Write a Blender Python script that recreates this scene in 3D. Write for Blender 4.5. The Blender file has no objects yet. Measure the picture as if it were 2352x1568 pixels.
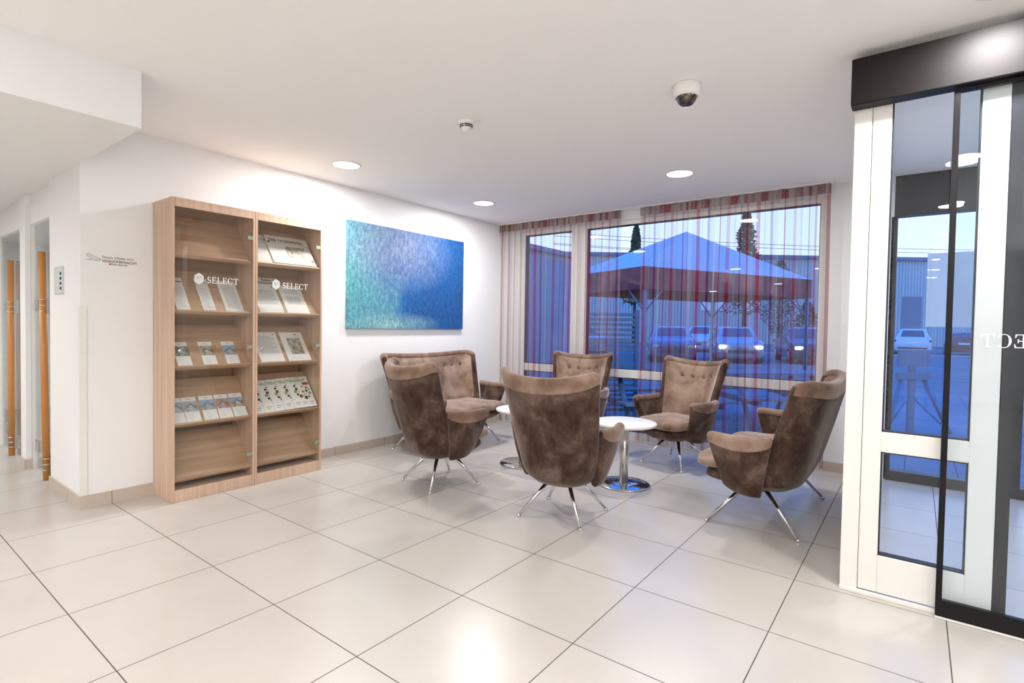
import bpy, bmesh, math, random
from mathutils import Vector, Matrix
R = math.radians
PI = math.pi
sc = bpy.context.scene
COL = sc.collection

# ------------------------------------------------------------------ camera
cam = bpy.data.objects.new('camera', bpy.data.cameras.new('camera'))
COL.objects.link(cam); sc.camera = cam
YAW, PITCH, ROLL = -0.6585, -0.0262, 0.0163
F = Vector((math.sin(YAW)*math.cos(PITCH), math.cos(YAW)*math.cos(PITCH), math.sin(PITCH)))
Rt = Vector((math.cos(YAW), -math.sin(YAW), 0)); Up = Rt.cross(F)
R2 = math.cos(ROLL)*Rt + math.sin(ROLL)*Up; U2 = -math.sin(ROLL)*Rt + math.cos(ROLL)*Up
M = Matrix((R2, U2, -F)).transposed().to_4x4(); M.translation = Vector((4.0603, -0.6621, 1.2744))
cam.matrix_world = M
cam.data.sensor_width = 36; cam.data.lens = 1227.9/2352*36
cam.data.shift_x = 20.6/2352; cam.data.shift_y = -4.0/2352
cam.data.clip_start = 0.05; cam.data.clip_end = 400

# ------------------------------------------------------------------ world (blue dusk sky)
wd = bpy.data.worlds.new('dusk_sky'); sc.world = wd; wd.use_nodes = True
nt = wd.node_tree; nt.nodes.clear()
wo = nt.nodes.new('ShaderNodeOutputWorld'); bg = nt.nodes.new('ShaderNodeBackground')
tc = nt.nodes.new('ShaderNodeTexCoord'); sx = nt.nodes.new('ShaderNodeSeparateXYZ'); rp = nt.nodes.new('ShaderNodeValToRGB')
nt.links.new(tc.outputs['Generated'], sx.inputs[0]); nt.links.new(sx.outputs['Z'], rp.inputs[0])
nt.links.new(rp.outputs[0], bg.inputs[0]); nt.links.new(bg.outputs[0], wo.inputs[0])
e = rp.color_ramp.elements
e[0].position = 0.0; e[0].color = (0.50, 0.58, 0.76, 1)
e[1].position = 1.0; e[1].color = (0.0, 0.21, 1.0, 1)
a = e.new(0.27); a.color = (0.44, 0.55, 0.78, 1)
a = e.new(0.42); a.color = (0.0, 0.25, 1.05, 1)
bg.inputs[1].default_value = 1.7

# ------------------------------------------------------------------ exposure
sc.view_settings.view_transform = 'Standard'; sc.view_settings.look = 'None'
sc.view_settings.exposure = 0.42; sc.view_settings.gamma = 1.0
sc.view_settings.use_curve_mapping = False
LAMP_W = 20.0
CEIL = 2.60

# ------------------------------------------------------------------ materials
def new_mat(name):
    m = bpy.data.materials.new(name); m.use_nodes = True
    n = m.node_tree; n.nodes.clear()
    out = n.nodes.new('ShaderNodeOutputMaterial')
    return m, n, out
def principled(name, col, rough=0.5, metal=0.0, spec=0.5, emit=None, estr=0, sheen=0, coat=0):
    m, n, out = new_mat(name)
    b = n.nodes.new('ShaderNodeBsdfPrincipled'); n.links.new(b.outputs[0], out.inputs[0])
    b.inputs['Base Color'].default_value = (*col, 1); b.inputs['Roughness'].default_value = rough
    b.inputs['Metallic'].default_value = metal; b.inputs['Specular IOR Level'].default_value = spec
    if emit: b.inputs['Emission Color'].default_value = (*emit, 1); b.inputs['Emission Strength'].default_value = estr
    if sheen: b.inputs['Sheen Weight'].default_value = sheen; b.inputs['Sheen Roughness'].default_value = 0.35
    if coat: b.inputs['Coat Weight'].default_value = coat
    m.diffuse_color = (*col, 1)
    return m
def nd(n, t, **k):
    x = n.nodes.new(t)
    for a, v in k.items(): setattr(x, a, v)
    return x
def ramp(n, src, stops, interp='LINEAR'):
    r = n.nodes.new('ShaderNodeValToRGB'); r.color_ramp.interpolation = interp
    el = r.color_ramp.elements
    el[0].position = stops[0][0]; el[0].color = (*stops[0][1], 1)
    el[1].position = stops[-1][0]; el[1].color = (*stops[-1][1], 1)
    for p, c in stops[1:-1]:
        q = el.new(p); q.color = (*c, 1)
    n.links.new(src, r.inputs[0]); return r
def noise(n, vec, scale, detail=3, rough=0.5, stretch=(1, 1, 1), dist=0):
    mp = nd(n, 'ShaderNodeMapping'); mp.inputs['Scale'].default_value = stretch
    n.links.new(vec, mp.inputs[0])
    t = nd(n, 'ShaderNodeTexNoise'); t.inputs['Scale'].default_value = scale
    t.inputs['Detail'].default_value = detail; t.inputs['Roughness'].default_value = rough
    t.inputs['Distortion'].default_value = dist
    n.links.new(mp.outputs[0], t.inputs[0]); return t.outputs[0]
def textured(name, stops, scale, stretch=(1, 1, 1), rough=0.5, metal=0, spec=0.5, bump=0, detail=4, sheen=0, dist=0, nrough=0.5, coat=0):
    m, n, out = new_mat(name)
    b = nd(n, 'ShaderNodeBsdfPrincipled'); n.links.new(b.outputs[0], out.inputs[0])
    t = nd(n, 'ShaderNodeTexCoord'); f = noise(n, t.outputs['Object'], scale, detail, nrough, stretch, dist)
    r = ramp(n, f, stops); n.links.new(r.outputs[0], b.inputs['Base Color'])
    b.inputs['Roughness'].default_value = rough; b.inputs['Metallic'].default_value = metal
    b.inputs['Specular IOR Level'].default_value = spec
    if coat: b.inputs['Coat Weight'].default_value = coat
    if sheen: b.inputs['Sheen Weight'].default_value = sheen; b.inputs['Sheen Roughness'].default_value = 0.4; b.inputs['Sheen Tint'].default_value = (1, .88, .8, 1)
    if bump:
        bp = nd(n, 'ShaderNodeBump'); bp.inputs['Strength'].default_value = bump; bp.inputs['Distance'].default_value = 0.01
        n.links.new(f, bp.inputs['Height']); n.links.new(bp.outputs[0], b.inputs['Normal'])
    return m
def tile_mat(name, size, gw, base, grout, rough, spec=0.5, var=0.04, coat=0.0):
    m, n, out = new_mat(name)
    b = nd(n, 'ShaderNodeBsdfPrincipled'); n.links.new(b.outputs[0], out.inputs[0])
    t = nd(n, 'ShaderNodeTexCoord'); s = nd(n, 'ShaderNodeSeparateXYZ'); n.links.new(t.outputs['Object'], s.inputs[0])
    ds = []; cells = []
    for ax in (0, 1):
        q = nd(n, 'ShaderNodeMath', operation='DIVIDE'); n.links.new(s.outputs[ax], q.inputs[0]); q.inputs[1].default_value = size
        h = nd(n, 'ShaderNodeMath', operation='ADD'); n.links.new(q.outputs[0], h.inputs[0]); h.inputs[1].default_value = 0.5
        f = nd(n, 'ShaderNodeMath', operation='FRACT'); n.links.new(h.outputs[0], f.inputs[0])
        d = nd(n, 'ShaderNodeMath', operation='SUBTRACT'); n.links.new(f.outputs[0], d.inputs[0]); d.inputs[1].default_value = 0.5
        ab = nd(n, 'ShaderNodeMath', operation='ABSOLUTE'); n.links.new(d.outputs[0], ab.inputs[0]); ds.append(ab)
        fl = nd(n, 'ShaderNodeMath', operation='FLOOR'); n.links.new(q.outputs[0], fl.inputs[0]); cells.append(fl)
    mn = nd(n, 'ShaderNodeMath', operation='MINIMUM'); n.links.new(ds[0].outputs[0], mn.inputs[0]); n.links.new(ds[1].outputs[0], mn.inputs[1])
    lt = nd(n, 'ShaderNodeMath', operation='LESS_THAN'); n.links.new(mn.outputs[0], lt.inputs[0]); lt.inputs[1].default_value = gw/size/2
    cb = nd(n, 'ShaderNodeCombineXYZ'); n.links.new(cells[0].outputs[0], cb.inputs[0]); n.links.new(cells[1].outputs[0], cb.inputs[1])
    wn = nd(n, 'ShaderNodeTexWhiteNoise'); n.links.new(cb.outputs[0], wn.inputs[0])
    nz = noise(n, t.outputs['Object'], 2.5, 5, 0.6)
    ad = nd(n, 'ShaderNodeMath', operation='ADD'); n.links.new(nz, ad.inputs[0])
    mu = nd(n, 'ShaderNodeMath', operation='MULTIPLY'); n.links.new(wn.outputs[0], mu.inputs[0]); mu.inputs[1].default_value = 0.25
    n.links.new(mu.outputs[0], ad.inputs[1])
    lo = tuple(c*(1-var) for c in base); hi = tuple(min(1, c*(1+var)) for c in base)
    r = ramp(n, ad.outputs[0], [(0.3, lo), (0.9, hi)])
    mx = nd(n, 'ShaderNodeMixRGB'); n.links.new(lt.outputs[0], mx.inputs[0]); n.links.new(r.outputs[0], mx.inputs[1]); mx.inputs[2].default_value = (*grout, 1)
    n.links.new(mx.outputs[0], b.inputs['Base Color'])
    rr = nd(n, 'ShaderNodeMapRange'); n.links.new(lt.outputs[0], rr.inputs[0]); rr.inputs[3].default_value = rough; rr.inputs[4].default_value = 0.8
    n.links.new(rr.outputs[0], b.inputs['Roughness']); b.inputs['Specular IOR Level'].default_value = spec
    return m
def glass_mat(name, tint=(1, 1, 1), f0=0.04, rough=0.0):
    m, n, out = new_mat(name)
    g = nd(n, 'ShaderNodeNewGeometry')
    dt = nd(n, 'ShaderNodeVectorMath', operation='DOT_PRODUCT'); n.links.new(g.outputs['Normal'], dt.inputs[0]); n.links.new(g.outputs['Incoming'], dt.inputs[1])
    ab = nd(n, 'ShaderNodeMath', operation='ABSOLUTE'); n.links.new(dt.outputs['Value'], ab.inputs[0])
    om = nd(n, 'ShaderNodeMath', operation='SUBTRACT'); om.inputs[0].default_value = 1; n.links.new(ab.outputs[0], om.inputs[1])
    pw = nd(n, 'ShaderNodeMath', operation='POWER'); n.links.new(om.outputs[0], pw.inputs[0]); pw.inputs[1].default_value = 5
    mr = nd(n, 'ShaderNodeMapRange'); n.links.new(pw.outputs[0], mr.inputs[0]); mr.inputs[3].default_value = f0; mr.inputs[4].default_value = 1
    tr = nd(n, 'ShaderNodeBsdfTransparent'); tr.inputs[0].default_value = (*tint, 1)
    gl = nd(n, 'ShaderNodeBsdfGlossy'); gl.inputs['Roughness'].default_value = rough
    mx = nd(n, 'ShaderNodeMixShader'); n.links.new(mr.outputs[0], mx.inputs[0]); n.links.new(tr.outputs[0], mx.inputs[1]); n.links.new(gl.outputs[0], mx.inputs[2])
    n.links.new(mx.outputs[0], out.inputs[0]); return m

MT = {}
MT['wall'] = principled('white_plaster', (0.845, 0.845, 0.84), 0.7, spec=0.25)
MT['ceil'] = principled('ceiling_paint', (0.91, 0.895, 0.88), 0.8, spec=0.2)
MT['floor'] = tile_mat('floor_tiles', 0.6, 0.0045, (0.505, 0.474, 0.430), (0.09, 0.07, 0.06), 0.26, 0.5, 0.05)
MT['skirt'] = tile_mat('skirting_tiles', 0.6, 0.004, (0.53, 0.455, 0.385), (0.2, 0.16, 0.12), 0.3, 0.4)
MT['frame'] = principled('white_frame_lacquer', (0.80, 0.785, 0.745), 0.35)
MT['bronze'] = principled('dark_bronze_metal', (0.022, 0.022, 0.026), 0.35, spec=0.35)
MT['black'] = principled('black_anodised', (0.006, 0.005, 0.006), 0.35, spec=0.2)
MT['gasket'] = principled('black_rubber', (0.015, 0.018, 0.03), 0.6)
MT['glass'] = glass_mat('window_glass', (0.93, 0.97, 1.0), 0.03)
MT['doorglass'] = glass_mat('door_glass', (0.95, 0.98, 1.0), 0.026)
MT['cabglass'] = glass_mat('cabinet_glass', (0.985, 0.985, 0.97), 0.03)
MT['chrome'] = principled('chrome', (0.72, 0.71, 0.70), 0.12, metal=1)
MT['steel'] = textured('brushed_steel', [(0.3, (0.50, 0.48, 0.45)), (0.7, (0.66, 0.64, 0.61))], 30, (1, 1, 0.05), 0.3, metal=1)
MT['mirrorsteel'] = principled('polished_steel', (0.62, 0.62, 0.62), 0.10, metal=1)
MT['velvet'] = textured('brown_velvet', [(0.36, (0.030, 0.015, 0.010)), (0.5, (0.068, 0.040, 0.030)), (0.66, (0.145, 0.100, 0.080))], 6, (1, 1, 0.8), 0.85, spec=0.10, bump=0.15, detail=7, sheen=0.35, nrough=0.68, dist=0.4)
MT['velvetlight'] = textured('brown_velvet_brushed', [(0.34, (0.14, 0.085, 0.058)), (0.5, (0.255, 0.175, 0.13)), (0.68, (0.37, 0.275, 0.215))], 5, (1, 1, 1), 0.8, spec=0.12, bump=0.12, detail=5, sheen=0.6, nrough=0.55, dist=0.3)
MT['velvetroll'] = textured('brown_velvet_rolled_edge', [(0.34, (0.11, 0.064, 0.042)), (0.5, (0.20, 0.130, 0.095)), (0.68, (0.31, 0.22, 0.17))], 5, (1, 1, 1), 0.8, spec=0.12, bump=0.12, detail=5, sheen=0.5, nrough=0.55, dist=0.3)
MT['piping'] = principled('dark_seam', (0.02, 0.012, 0.010), 0.8)
MT['tabletop'] = principled('white_laminate', (0.84, 0.83, 0.81), 0.3)
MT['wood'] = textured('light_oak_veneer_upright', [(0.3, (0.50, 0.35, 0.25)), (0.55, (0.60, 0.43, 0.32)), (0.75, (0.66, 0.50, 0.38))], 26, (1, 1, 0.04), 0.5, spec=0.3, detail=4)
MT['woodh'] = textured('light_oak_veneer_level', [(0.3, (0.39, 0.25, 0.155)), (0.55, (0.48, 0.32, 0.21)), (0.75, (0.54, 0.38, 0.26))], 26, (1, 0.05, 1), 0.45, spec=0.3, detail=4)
MT['handlewood'] = textured('orange_beech', [(0.3, (0.50, 0.20, 0.05)), (0.7, (0.64, 0.29, 0.085))], 10, (1, 1, 0.08), 0.4, spec=0.4)
MT['paper'] = principled('white_paper', (0.80, 0.80, 0.79), 0.6, spec=0.2)
MT['newsprint'] = principled('newsprint', (0.72, 0.70, 0.65), 0.8, spec=0.1)
MT['ink'] = principled('dark_ink', (0.03, 0.03, 0.035), 0.6)
MT['greyink'] = principled('grey_print', (0.38, 0.38, 0.40), 0.7)
MT['paleink'] = principled('pale_print', (0.58, 0.60, 0.62), 0.7)
MT['blueink'] = principled('blue_print', (0.12, 0.25, 0.5), 0.6)
MT['greenink'] = principled('green_print', (0.30, 0.42, 0.18), 0.6)
MT['redink'] = principled('red_print', (0.45, 0.06, 0.06), 0.6)
MT['brownink'] = principled('brown_print', (0.20, 0.10, 0.05), 0.6)
MT['orangeink'] = principled('amber_print', (0.55, 0.25, 0.04), 0.6)
MT['vinyl'] = principled('white_vinyl_lettering', (0.86, 0.86, 0.86), 0.5)
MT['frost'] = principled('pale_sticker', (0.66, 0.67, 0.66), 0.5)
MT['hinge'] = principled('glass_hinge', (0.42, 0.50, 0.38), 0.2, metal=0.6)
MT['signgrey'] = principled('grey_sign_print', (0.30, 0.28, 0.28), 0.7)
MT['plastic'] = principled('white_plastic', (0.80, 0.78, 0.75), 0.4)
MT['dome'] = principled('smoked_dome', (0.02, 0.016, 0.014), 0.06, spec=0.8)
MT['lens'] = principled('camera_lens', (0.16, 0.12, 0.08), 0.2, metal=0.4)
MT['lamp'] = principled('lamp_diffuser', (1, 1, 1), 0.5, emit=(1.0, 0.97, 0.93), estr=14)
MT['keypad'] = principled('silver_panel', (0.62, 0.65, 0.65), 0.4, metal=0.1)

def painting_mat():
    m, n, out = new_mat('blue_teal_painting')
    b = nd(n, 'ShaderNodeBsdfPrincipled'); n.links.new(b.outputs[0], out.inputs[0]); b.inputs['Roughness'].default_value = 0.6
    t = nd(n, 'ShaderNodeTexCoord'); s = nd(n, 'ShaderNodeSeparateXYZ'); n.links.new(t.outputs['Generated'], s.inputs[0])
    big = noise(n, t.outputs['Object'], 2.2, 4, 0.55)
    # left-to-right colour: teal to deep blue
    ad = nd(n, 'ShaderNodeMath', operation='MULTIPLY_ADD'); n.links.new(big, ad.inputs[0]); ad.inputs[1].default_value = 0.75; n.links.new(s.outputs['Y'], ad.inputs[2])
    r = ramp(n, ad.outputs[0], [(0.38, (0.12, 0.42, 0.45)), (0.62, (0.11, 0.32, 0.46)), (0.80, (0.006, 0.13, 0.40)), (1.25, (0.006, 0.095, 0.31))])
    r.color_ramp.elements[-1].position = 1.0
    # pale cloud top-left-middle, pale patch bottom
    g1 = nd(n, 'ShaderNodeVectorMath', operation='DISTANCE'); mp = nd(n, 'ShaderNodeMapping'); mp.inputs['Scale'].default_value = (0, 1.3, 1.5); mp.inputs['Location'].default_value = (0, 0, 0)
    n.links.new(t.outputs['Generated'], mp.inputs[0]); n.links.new(mp.outputs[0], g1.inputs[0]); g1.inputs[1].default_value = (0, 0.47, 1.18)
    g2 = nd(n, 'ShaderNodeVectorMath', operation='DISTANCE'); mp2 = nd(n, 'ShaderNodeMapping'); mp2.inputs['Scale'].default_value = (0, 1.0, 3.0)
    n.links.new(t.outputs['Generated'], mp2.inputs[0]); n.links.new(mp2.outputs[0], g2.inputs[0]); g2.inputs[1].default_value = (0, 0.36, 0.12)
    med = noise(n, t.outputs['Object'], 7, 6, 0.7, (1, 1.6, 0.7))
    def blob(g, col, prev, rad, k):
        mr = nd(n, 'ShaderNodeMapRange'); n.links.new(g.outputs['Value'], mr.inputs[0]); mr.inputs[1].default_value = rad; mr.inputs[2].default_value = 0; mr.inputs[3].default_value = 0; mr.inputs[4].default_value = k
        mu = nd(n, 'ShaderNodeMath', operation='MULTIPLY'); n.links.new(mr.outputs[0], mu.inputs[0]); n.links.new(med, mu.inputs[1])
        mx = nd(n, 'ShaderNodeMixRGB'); n.links.new(mu.outputs[0], mx.inputs[0]); n.links.new(prev, mx.inputs[1]); mx.inputs[2].default_value = (*col, 1); return mx.outputs[0]
    c = blob(g1, (0.30, 0.36, 0.52), r.outputs[0], 0.70, 1.5)
    c = blob(g2, (0.34, 0.60, 0.55), c, 0.42, 1.5)
    fine = noise(n, t.outputs['Object'], 26, 6, 0.85, (1, 1.2, 0.6))
    rf = ramp(n, fine, [(0.36, (0.30, 0.36, 0.42)), (0.5, (0.72, 0.76, 0.82)), (0.66, (1.6, 1.45, 1.25))])
    mm = nd(n, 'ShaderNodeMixRGB', blend_type='MULTIPLY'); mm.inputs[0].default_value = 0.9; n.links.new(c, mm.inputs[1]); n.links.new(rf.outputs[0], mm.inputs[2])
    n.links.new(mm.outputs[0], b.inputs['Base Color'])
    return m
MT['painting'] = painting_mat()

def curtain_mat():
    m, n, out = new_mat('striped_voile')
    uv = nd(n, 'ShaderNodeUVMap'); uv.uv_map = 'UVMap'
    s = nd(n, 'ShaderNodeSeparateXYZ'); n.links.new(uv.outputs[0], s.inputs[0])
    f = nd(n, 'ShaderNodeMath', operation='FRACT'); n.links.new(s.outputs[0], f.inputs[0])
    beige = (0.36, 0.30, 0.27); grey = (0.30, 0.29, 0.30); red = (0.36, 0.008, 0.03); plum = (0.15, 0.012, 0.10); pale = (0.60, 0.56, 0.52)
    st = [(0.0, beige, .28), (0.06, red, .55), (0.11, beige, .24), (0.17, grey, .40), (0.19, beige, .22), (0.26, plum, .50), (0.30, beige, .30), (0.36, pale, .36),
          (0.39, beige, .22), (0.47, red, .66), (0.485, grey, .28), (0.55, beige, .26), (0.59, red, .45), (0.645, beige, .26), (0.70, grey, .40), (0.73, beige, .22), (0.81, plum, .5), (0.83, beige, .28), (0.90, red, .55), (0.925, pale, .26)]
    r = ramp(n, f.outputs[0], [(p, c) for p, c, o in st], 'CONSTANT')
    ro = ramp(n, f.outputs[0], [(p, (o, o, o)) for p, c, o in st], 'CONSTANT')
    df = nd(n, 'ShaderNodeBsdfDiffuse'); tl = nd(n, 'ShaderNodeBsdfTranslucent'); n.links.new(r.outputs[0], df.inputs[0]); n.links.new(r.outputs[0], tl.inputs[0])
    mx = nd(n, 'ShaderNodeMixShader'); mx.inputs[0].default_value = 0.4; n.links.new(df.outputs[0], mx.inputs[1]); n.links.new(tl.outputs[0], mx.inputs[2])
    tr = nd(n, 'ShaderNodeBsdfTransparent'); m2 = nd(n, 'ShaderNodeMixShader')
    n.links.new(ro.outputs[0], m2.inputs[0]); n.links.new(tr.outputs[0], m2.inputs[1]); n.links.new(mx.outputs[0], m2.inputs[2])
    n.links.new(m2.outputs[0], out.inputs[0]); return m
MT['voile'] = curtain_mat()

# ------------------------------------------------------------------ object helpers
def tag(o, label=None, cat=None, group=None, kind=None):
    if label: o['label'] = label
    if cat: o['category'] = cat
    if group: o['group'] = group
    if kind: o['kind'] = kind
    return o
def empty(name, loc=(0, 0, 0), rz=0, label=None, cat=None, group=None, kind=None):
    o = bpy.data.objects.new(name, None); COL.objects.link(o); o.empty_display_size = 0.1
    o.location = loc; o.rotation_euler = (0, 0, rz)
    return tag(o, label, cat, group, kind)
class MB:
    """collects shapes, builds one mesh"""
    def __init__(s): s.bm = bmesh.new()
    def box(s, x0, x1, y0, y1, z0, z1, bev=0, mi=0, rot=None, seg=2):
        t = bmesh.new()
        bmesh.ops.create_cube(t, size=1)
        for v in t.verts:
            v.co = Vector(((x0+x1)/2+v.co.x*(x1-x0), (y0+y1)/2+v.co.y*(y1-y0), (z0+z1)/2+v.co.z*(z1-z0)))
        if bev: bmesh.ops.bevel(t, geom=t.edges[:], offset=bev, segments=seg, affect='EDGES')
        if rot: bmesh.ops.transform(t, matrix=rot, verts=t.verts)
        s.merge(t, mi); return s
    def merge(s, t, mi=0, smooth=False):
        mp = {}
        for v in t.verts: mp[v] = s.bm.verts.new(v.co)
        for f in t.faces:
            try: g = s.bm.faces.new([mp[v] for v in f.verts])
            except ValueError: continue
            g.material_index = mi; g.smooth = smooth or f.smooth
        t.free()
    def lathe(s, prof, c=(0, 0, 0), n=32, mi=0, axis=None):
        t = bmesh.new(); rings = []
        for r, z in prof:
            if r < 1e-6: rings.append([t.verts.new((0, 0, z))])
            else: rings.append([t.verts.new((r*math.cos(2*PI*k/n), r*math.sin(2*PI*k/n), z)) for k in range(n)])
        for a, b in zip(rings, rings[1:]):
            for k in range(n):
                l = (k+1) % n
                if len(a) == 1 and len(b) == 1: continue
                if len(a) == 1: f = (a[0], b[l], b[k])
                elif len(b) == 1: f = (a[k], a[l], b[0])
                else: f = (a[k], a[l], b[l], b[k])
                t.faces.new(f).smooth = True
        bmesh.ops.recalc_face_normals(t, faces=t.faces)
        m = Matrix.Translation(c)
        if axis is not None: m = m @ Vector((0, 0, 1)).rotation_difference(Vector(axis)).to_matrix().to_4x4()
        bmesh.ops.transform(t, matrix=m, verts=t.verts)
        s.merge(t, mi); return s
    def tube(s, p0, p1, r0, r1=None, n=12, mi=0):
        p0 = Vector(p0); p1 = Vector(p1); d = p1-p0; L = d.length; r1 = r0 if r1 is None else r1
        return s.lathe([(0, 0), (r0, 0), (r1, L), (0, L)], p0, n, mi, d.normalized())
    def poly(s, pts, mi=0):
        s.bm.faces.new([s.bm.verts.new(p) for p in pts]).material_index = mi; return s
    def prism(s, pts, nrm, d, mi=0):
        """flat outline pts extruded by vector nrm*d"""
        off = Vector(nrm)*d
        a = [s.bm.verts.new(Vector(p)) for p in pts]; b = [s.bm.verts.new(Vector(p)+off) for p in pts]
        s.bm.faces.new(a).material_index = mi; s.bm.faces.new(b[::-1]).material_index = mi
        for i in range(len(a)):
            j = (i+1) % len(a); s.bm.faces.new((a[i], b[i], b[j], a[j])).material_index = mi
        return s
    def build(s, name, mats, parent=None, smooth=False, label=None, cat=None, group=None, kind=None, norm=True, loc=None):
        if norm: bmesh.ops.recalc_face_normals(s.bm, faces=s.bm.faces)
        me = bpy.data.meshes.new(name); s.bm.to_mesh(me); s.bm.free()
        if smooth:
            for p in me.polygons: p.use_smooth = True
        for m in (mats if isinstance(mats, (list, tuple)) else [mats]): me.materials.append(MT[m] if isinstance(m, str) else m)
        o = bpy.data.objects.new(name, me); COL.objects.link(o)
        if parent is not None: o.parent = parent
        if loc is not None: o.location = loc
        return tag(o, label, cat, group, kind)
def copy_tree(o, parent=None):
    c = o.copy(); COL.objects.link(c); c.parent = parent
    for ch in list(o.children): copy_tree(ch, c)
    return c
def text_obj(name, s, size, mat, M4, parent=None, align='LEFT', depth=0.0004, bold=0.0, xs=1.0):
    cu = bpy.data.curves.new(name, 'FONT'); cu.body = s; cu.size = size; cu.align_x = align; cu.extrude = depth; cu.offset = bold
    tmp = bpy.data.objects.new(name+'_t', cu); COL.objects.link(tmp)
    dg = bpy.context.evaluated_depsgraph_get(); me = bpy.data.meshes.new_from_object(tmp.evaluated_get(dg))
    bpy.data.objects.remove(tmp); me.materials.clear(); me.materials.append(MT[mat])
    me.transform(M4 @ Matrix.Diagonal((xs, 1, 1, 1)))
    me.name = name
    o = bpy.data.objects.new(name, me); COL.objects.link(o); o.parent = parent
    return o

# ------------------------------------------------------------------ room shell
def S(name, b, mat, parent=None): return b.build(name, mat, parent, kind='structure' if parent is None else None)
XL = -0.34; YW = 5.0
S('floor', MB().box(-6, 8, -8, 5.06, -0.1, 0), 'floor')
S('ceiling', MB().box(-6, 8, -8, 5.3, CEIL, CEIL+0.12), 'ceil')
S('wall_left', MB().box(XL-0.14, XL, 0.56, YW+0.2, 0, CEIL), 'wall')
S('wall_pillar', MB().box(-1.086, XL, 0.43, 0.56, 0, 2.3), 'wall')
# window wall with its opening x -0.06..3.42
S('wall_back', MB().box(XL, -0.06, YW, YW+0.2, 0, CEIL).box(-0.06, 3.40, YW, YW+0.2, 2.50, CEIL).box(3.40, 3.88, YW, YW+0.2, 0, CEIL), 'wall')
S('wall_vestibule', MB().box(3.80, 3.86, 2.52, YW, 0, CEIL), 'wall')
S('wall_right', MB().box(6.6, 6.75, -8, 5.2, 0, CEIL), 'wall')
S('wall_rear', MB().box(-6, 6.6, -8, -7.85, 0, CEIL), 'wall')
S('wall_far_left', MB().box(-6, -5.85, -7.85, 5.2, 0, CEIL), 'wall')
# dropped ceiling over the corridor
S('ceiling_soffit', MB().box(-5.85, 0.74, -7.85, 0.43, 2.3, CEIL).box(-5.85, XL, 0.43, 0.56, 2.3, CEIL).box(-5.85, XL-0.14, 0.56, 5.2, 2.3, CEIL), 'wall')
# corridor front: second pillar, header, glass doors
S('wall_corridor_pillar', MB().box(-2.02, -1.84, 0.43, 0.466, 0, 2.3), 'wall')
S('wall_corridor_header', MB().box(-1.84, -1.086, 0.466, 0.50, 2.06, 2.3).box(-5.85, -2.02, 0.466, 0.50, 2.06, 2.3), 'wall')
S('trim_1', MB().box(-2.02, -1.84, 0.467, 0.50, 0, 2.3, 0.002), 'frame')
S('trim_2', MB().box(-3.50, -3.15, 0.466, 0.50, 0, 2.06, 0.002), 'frame')
S('wall_corridor_left', MB().box(-5.85, -3.50, 0.466, 0.50, 0, 2.06), 'wall')
S('wall_office', MB().box(-5.85, XL-0.14, 5.0, 5.2, 0, 2.3), 'wall')
# skirting
def skirt(name, *bx):
    b = MB()
    for q in bx: b.box(*q)
    S(name, b, 'skirt')
skirt('baseboard_left', (XL, XL+0.012, 0.43, 0.865, 0, 0.085), (XL, XL+0.012, 2.045, 4.99, 0, 0.085))
skirt('baseboard_pillar', (-1.09, XL+0.012, 0.418, 0.43, 0, 0.085))
skirt('baseboard_corridor', (-2.02, -1.832, 0.418, 0.43, 0, 0.085), (-1.84, -1.832, 0.43, 0.466, 0, 0.085))
skirt('baseboard_back', (3.41, 3.80, YW-0.012, YW, 0, 0.085))
S('trim_3', MB().prism([(XL-0.03, 0.424, 0.086), (XL+0.006, 0.424, 0.086), (XL+0.006, 0.462, 0.086), (XL, 0.462, 0.086), (XL, 0.43, 0.086), (XL-0.03, 0.43, 0.086)], (0, 0, 1), 1.275), 'frame')

# ------------------------------------------------------------------ window
w = empty('window_1', (0, 0, 0), kind='structure')
WX0, WX1, WT = -0.06, 3.40, 2.50
fb = MB()
fb.box(WX0, 0.0, YW+0.03, YW+0.13, 0, WT, 0.004).box(3.33, WX1, YW+0.03, YW+0.13, 0, WT, 0.004)
fb.box(0.0, 3.33, YW+0.03, YW+0.13, 2.45, WT, 0.004).box(0.0, 3.33, YW+0.03, YW+0.13, 0.0, 0.09, 0.004)
fb.build('window_frame', 'frame', w)
MB().box(0.69, 0.90, YW+0.03, YW+0.13, 0.09, 2.45, 0.004).build('mullion', 'frame', w)
MB().box(0.0, 0.69, YW+0.035, YW+0.125, 0.70, 0.795, 0.004).box(0.90, 3.33, YW+0.035, YW+0.125, 0.70, 0.795, 0.004).build('transom', 'frame', w)
gb = MB()
for x0, x1 in ((0.0, 0.69), (0.90, 3.33)):
    for z0, z1 in ((0.09, 0.70), (0.795, 2.45)):
        t = 0.008
        gb.box(x0, x0+t, YW+0.05, YW+0.11, z0, z1).box(x1-t, x1, YW+0.05, YW+0.11, z0, z1).box(x0, x1, YW+0.05, YW+0.11, z0, z0+t).box(x0, x1, YW+0.05, YW+0.11, z1-t, z1)
gb.build('gasket', 'gasket', w)
for x0, x1 in ((0.0, 0.69), (0.90, 3.33)):
    for z0, z1 in ((0.09, 0.70), (0.795, 2.45)):
        MB().box(x0+0.004, x1-0.004, YW+0.077, YW+0.083, z0+0.004, z1-0.004).build('pane', 'glass', w)
# window niche sides come from the wall; sill of the niche
S('trim_4', MB().box(-0.06, 3.40, YW, YW+0.03, 0, 0.09), 'frame')

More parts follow.
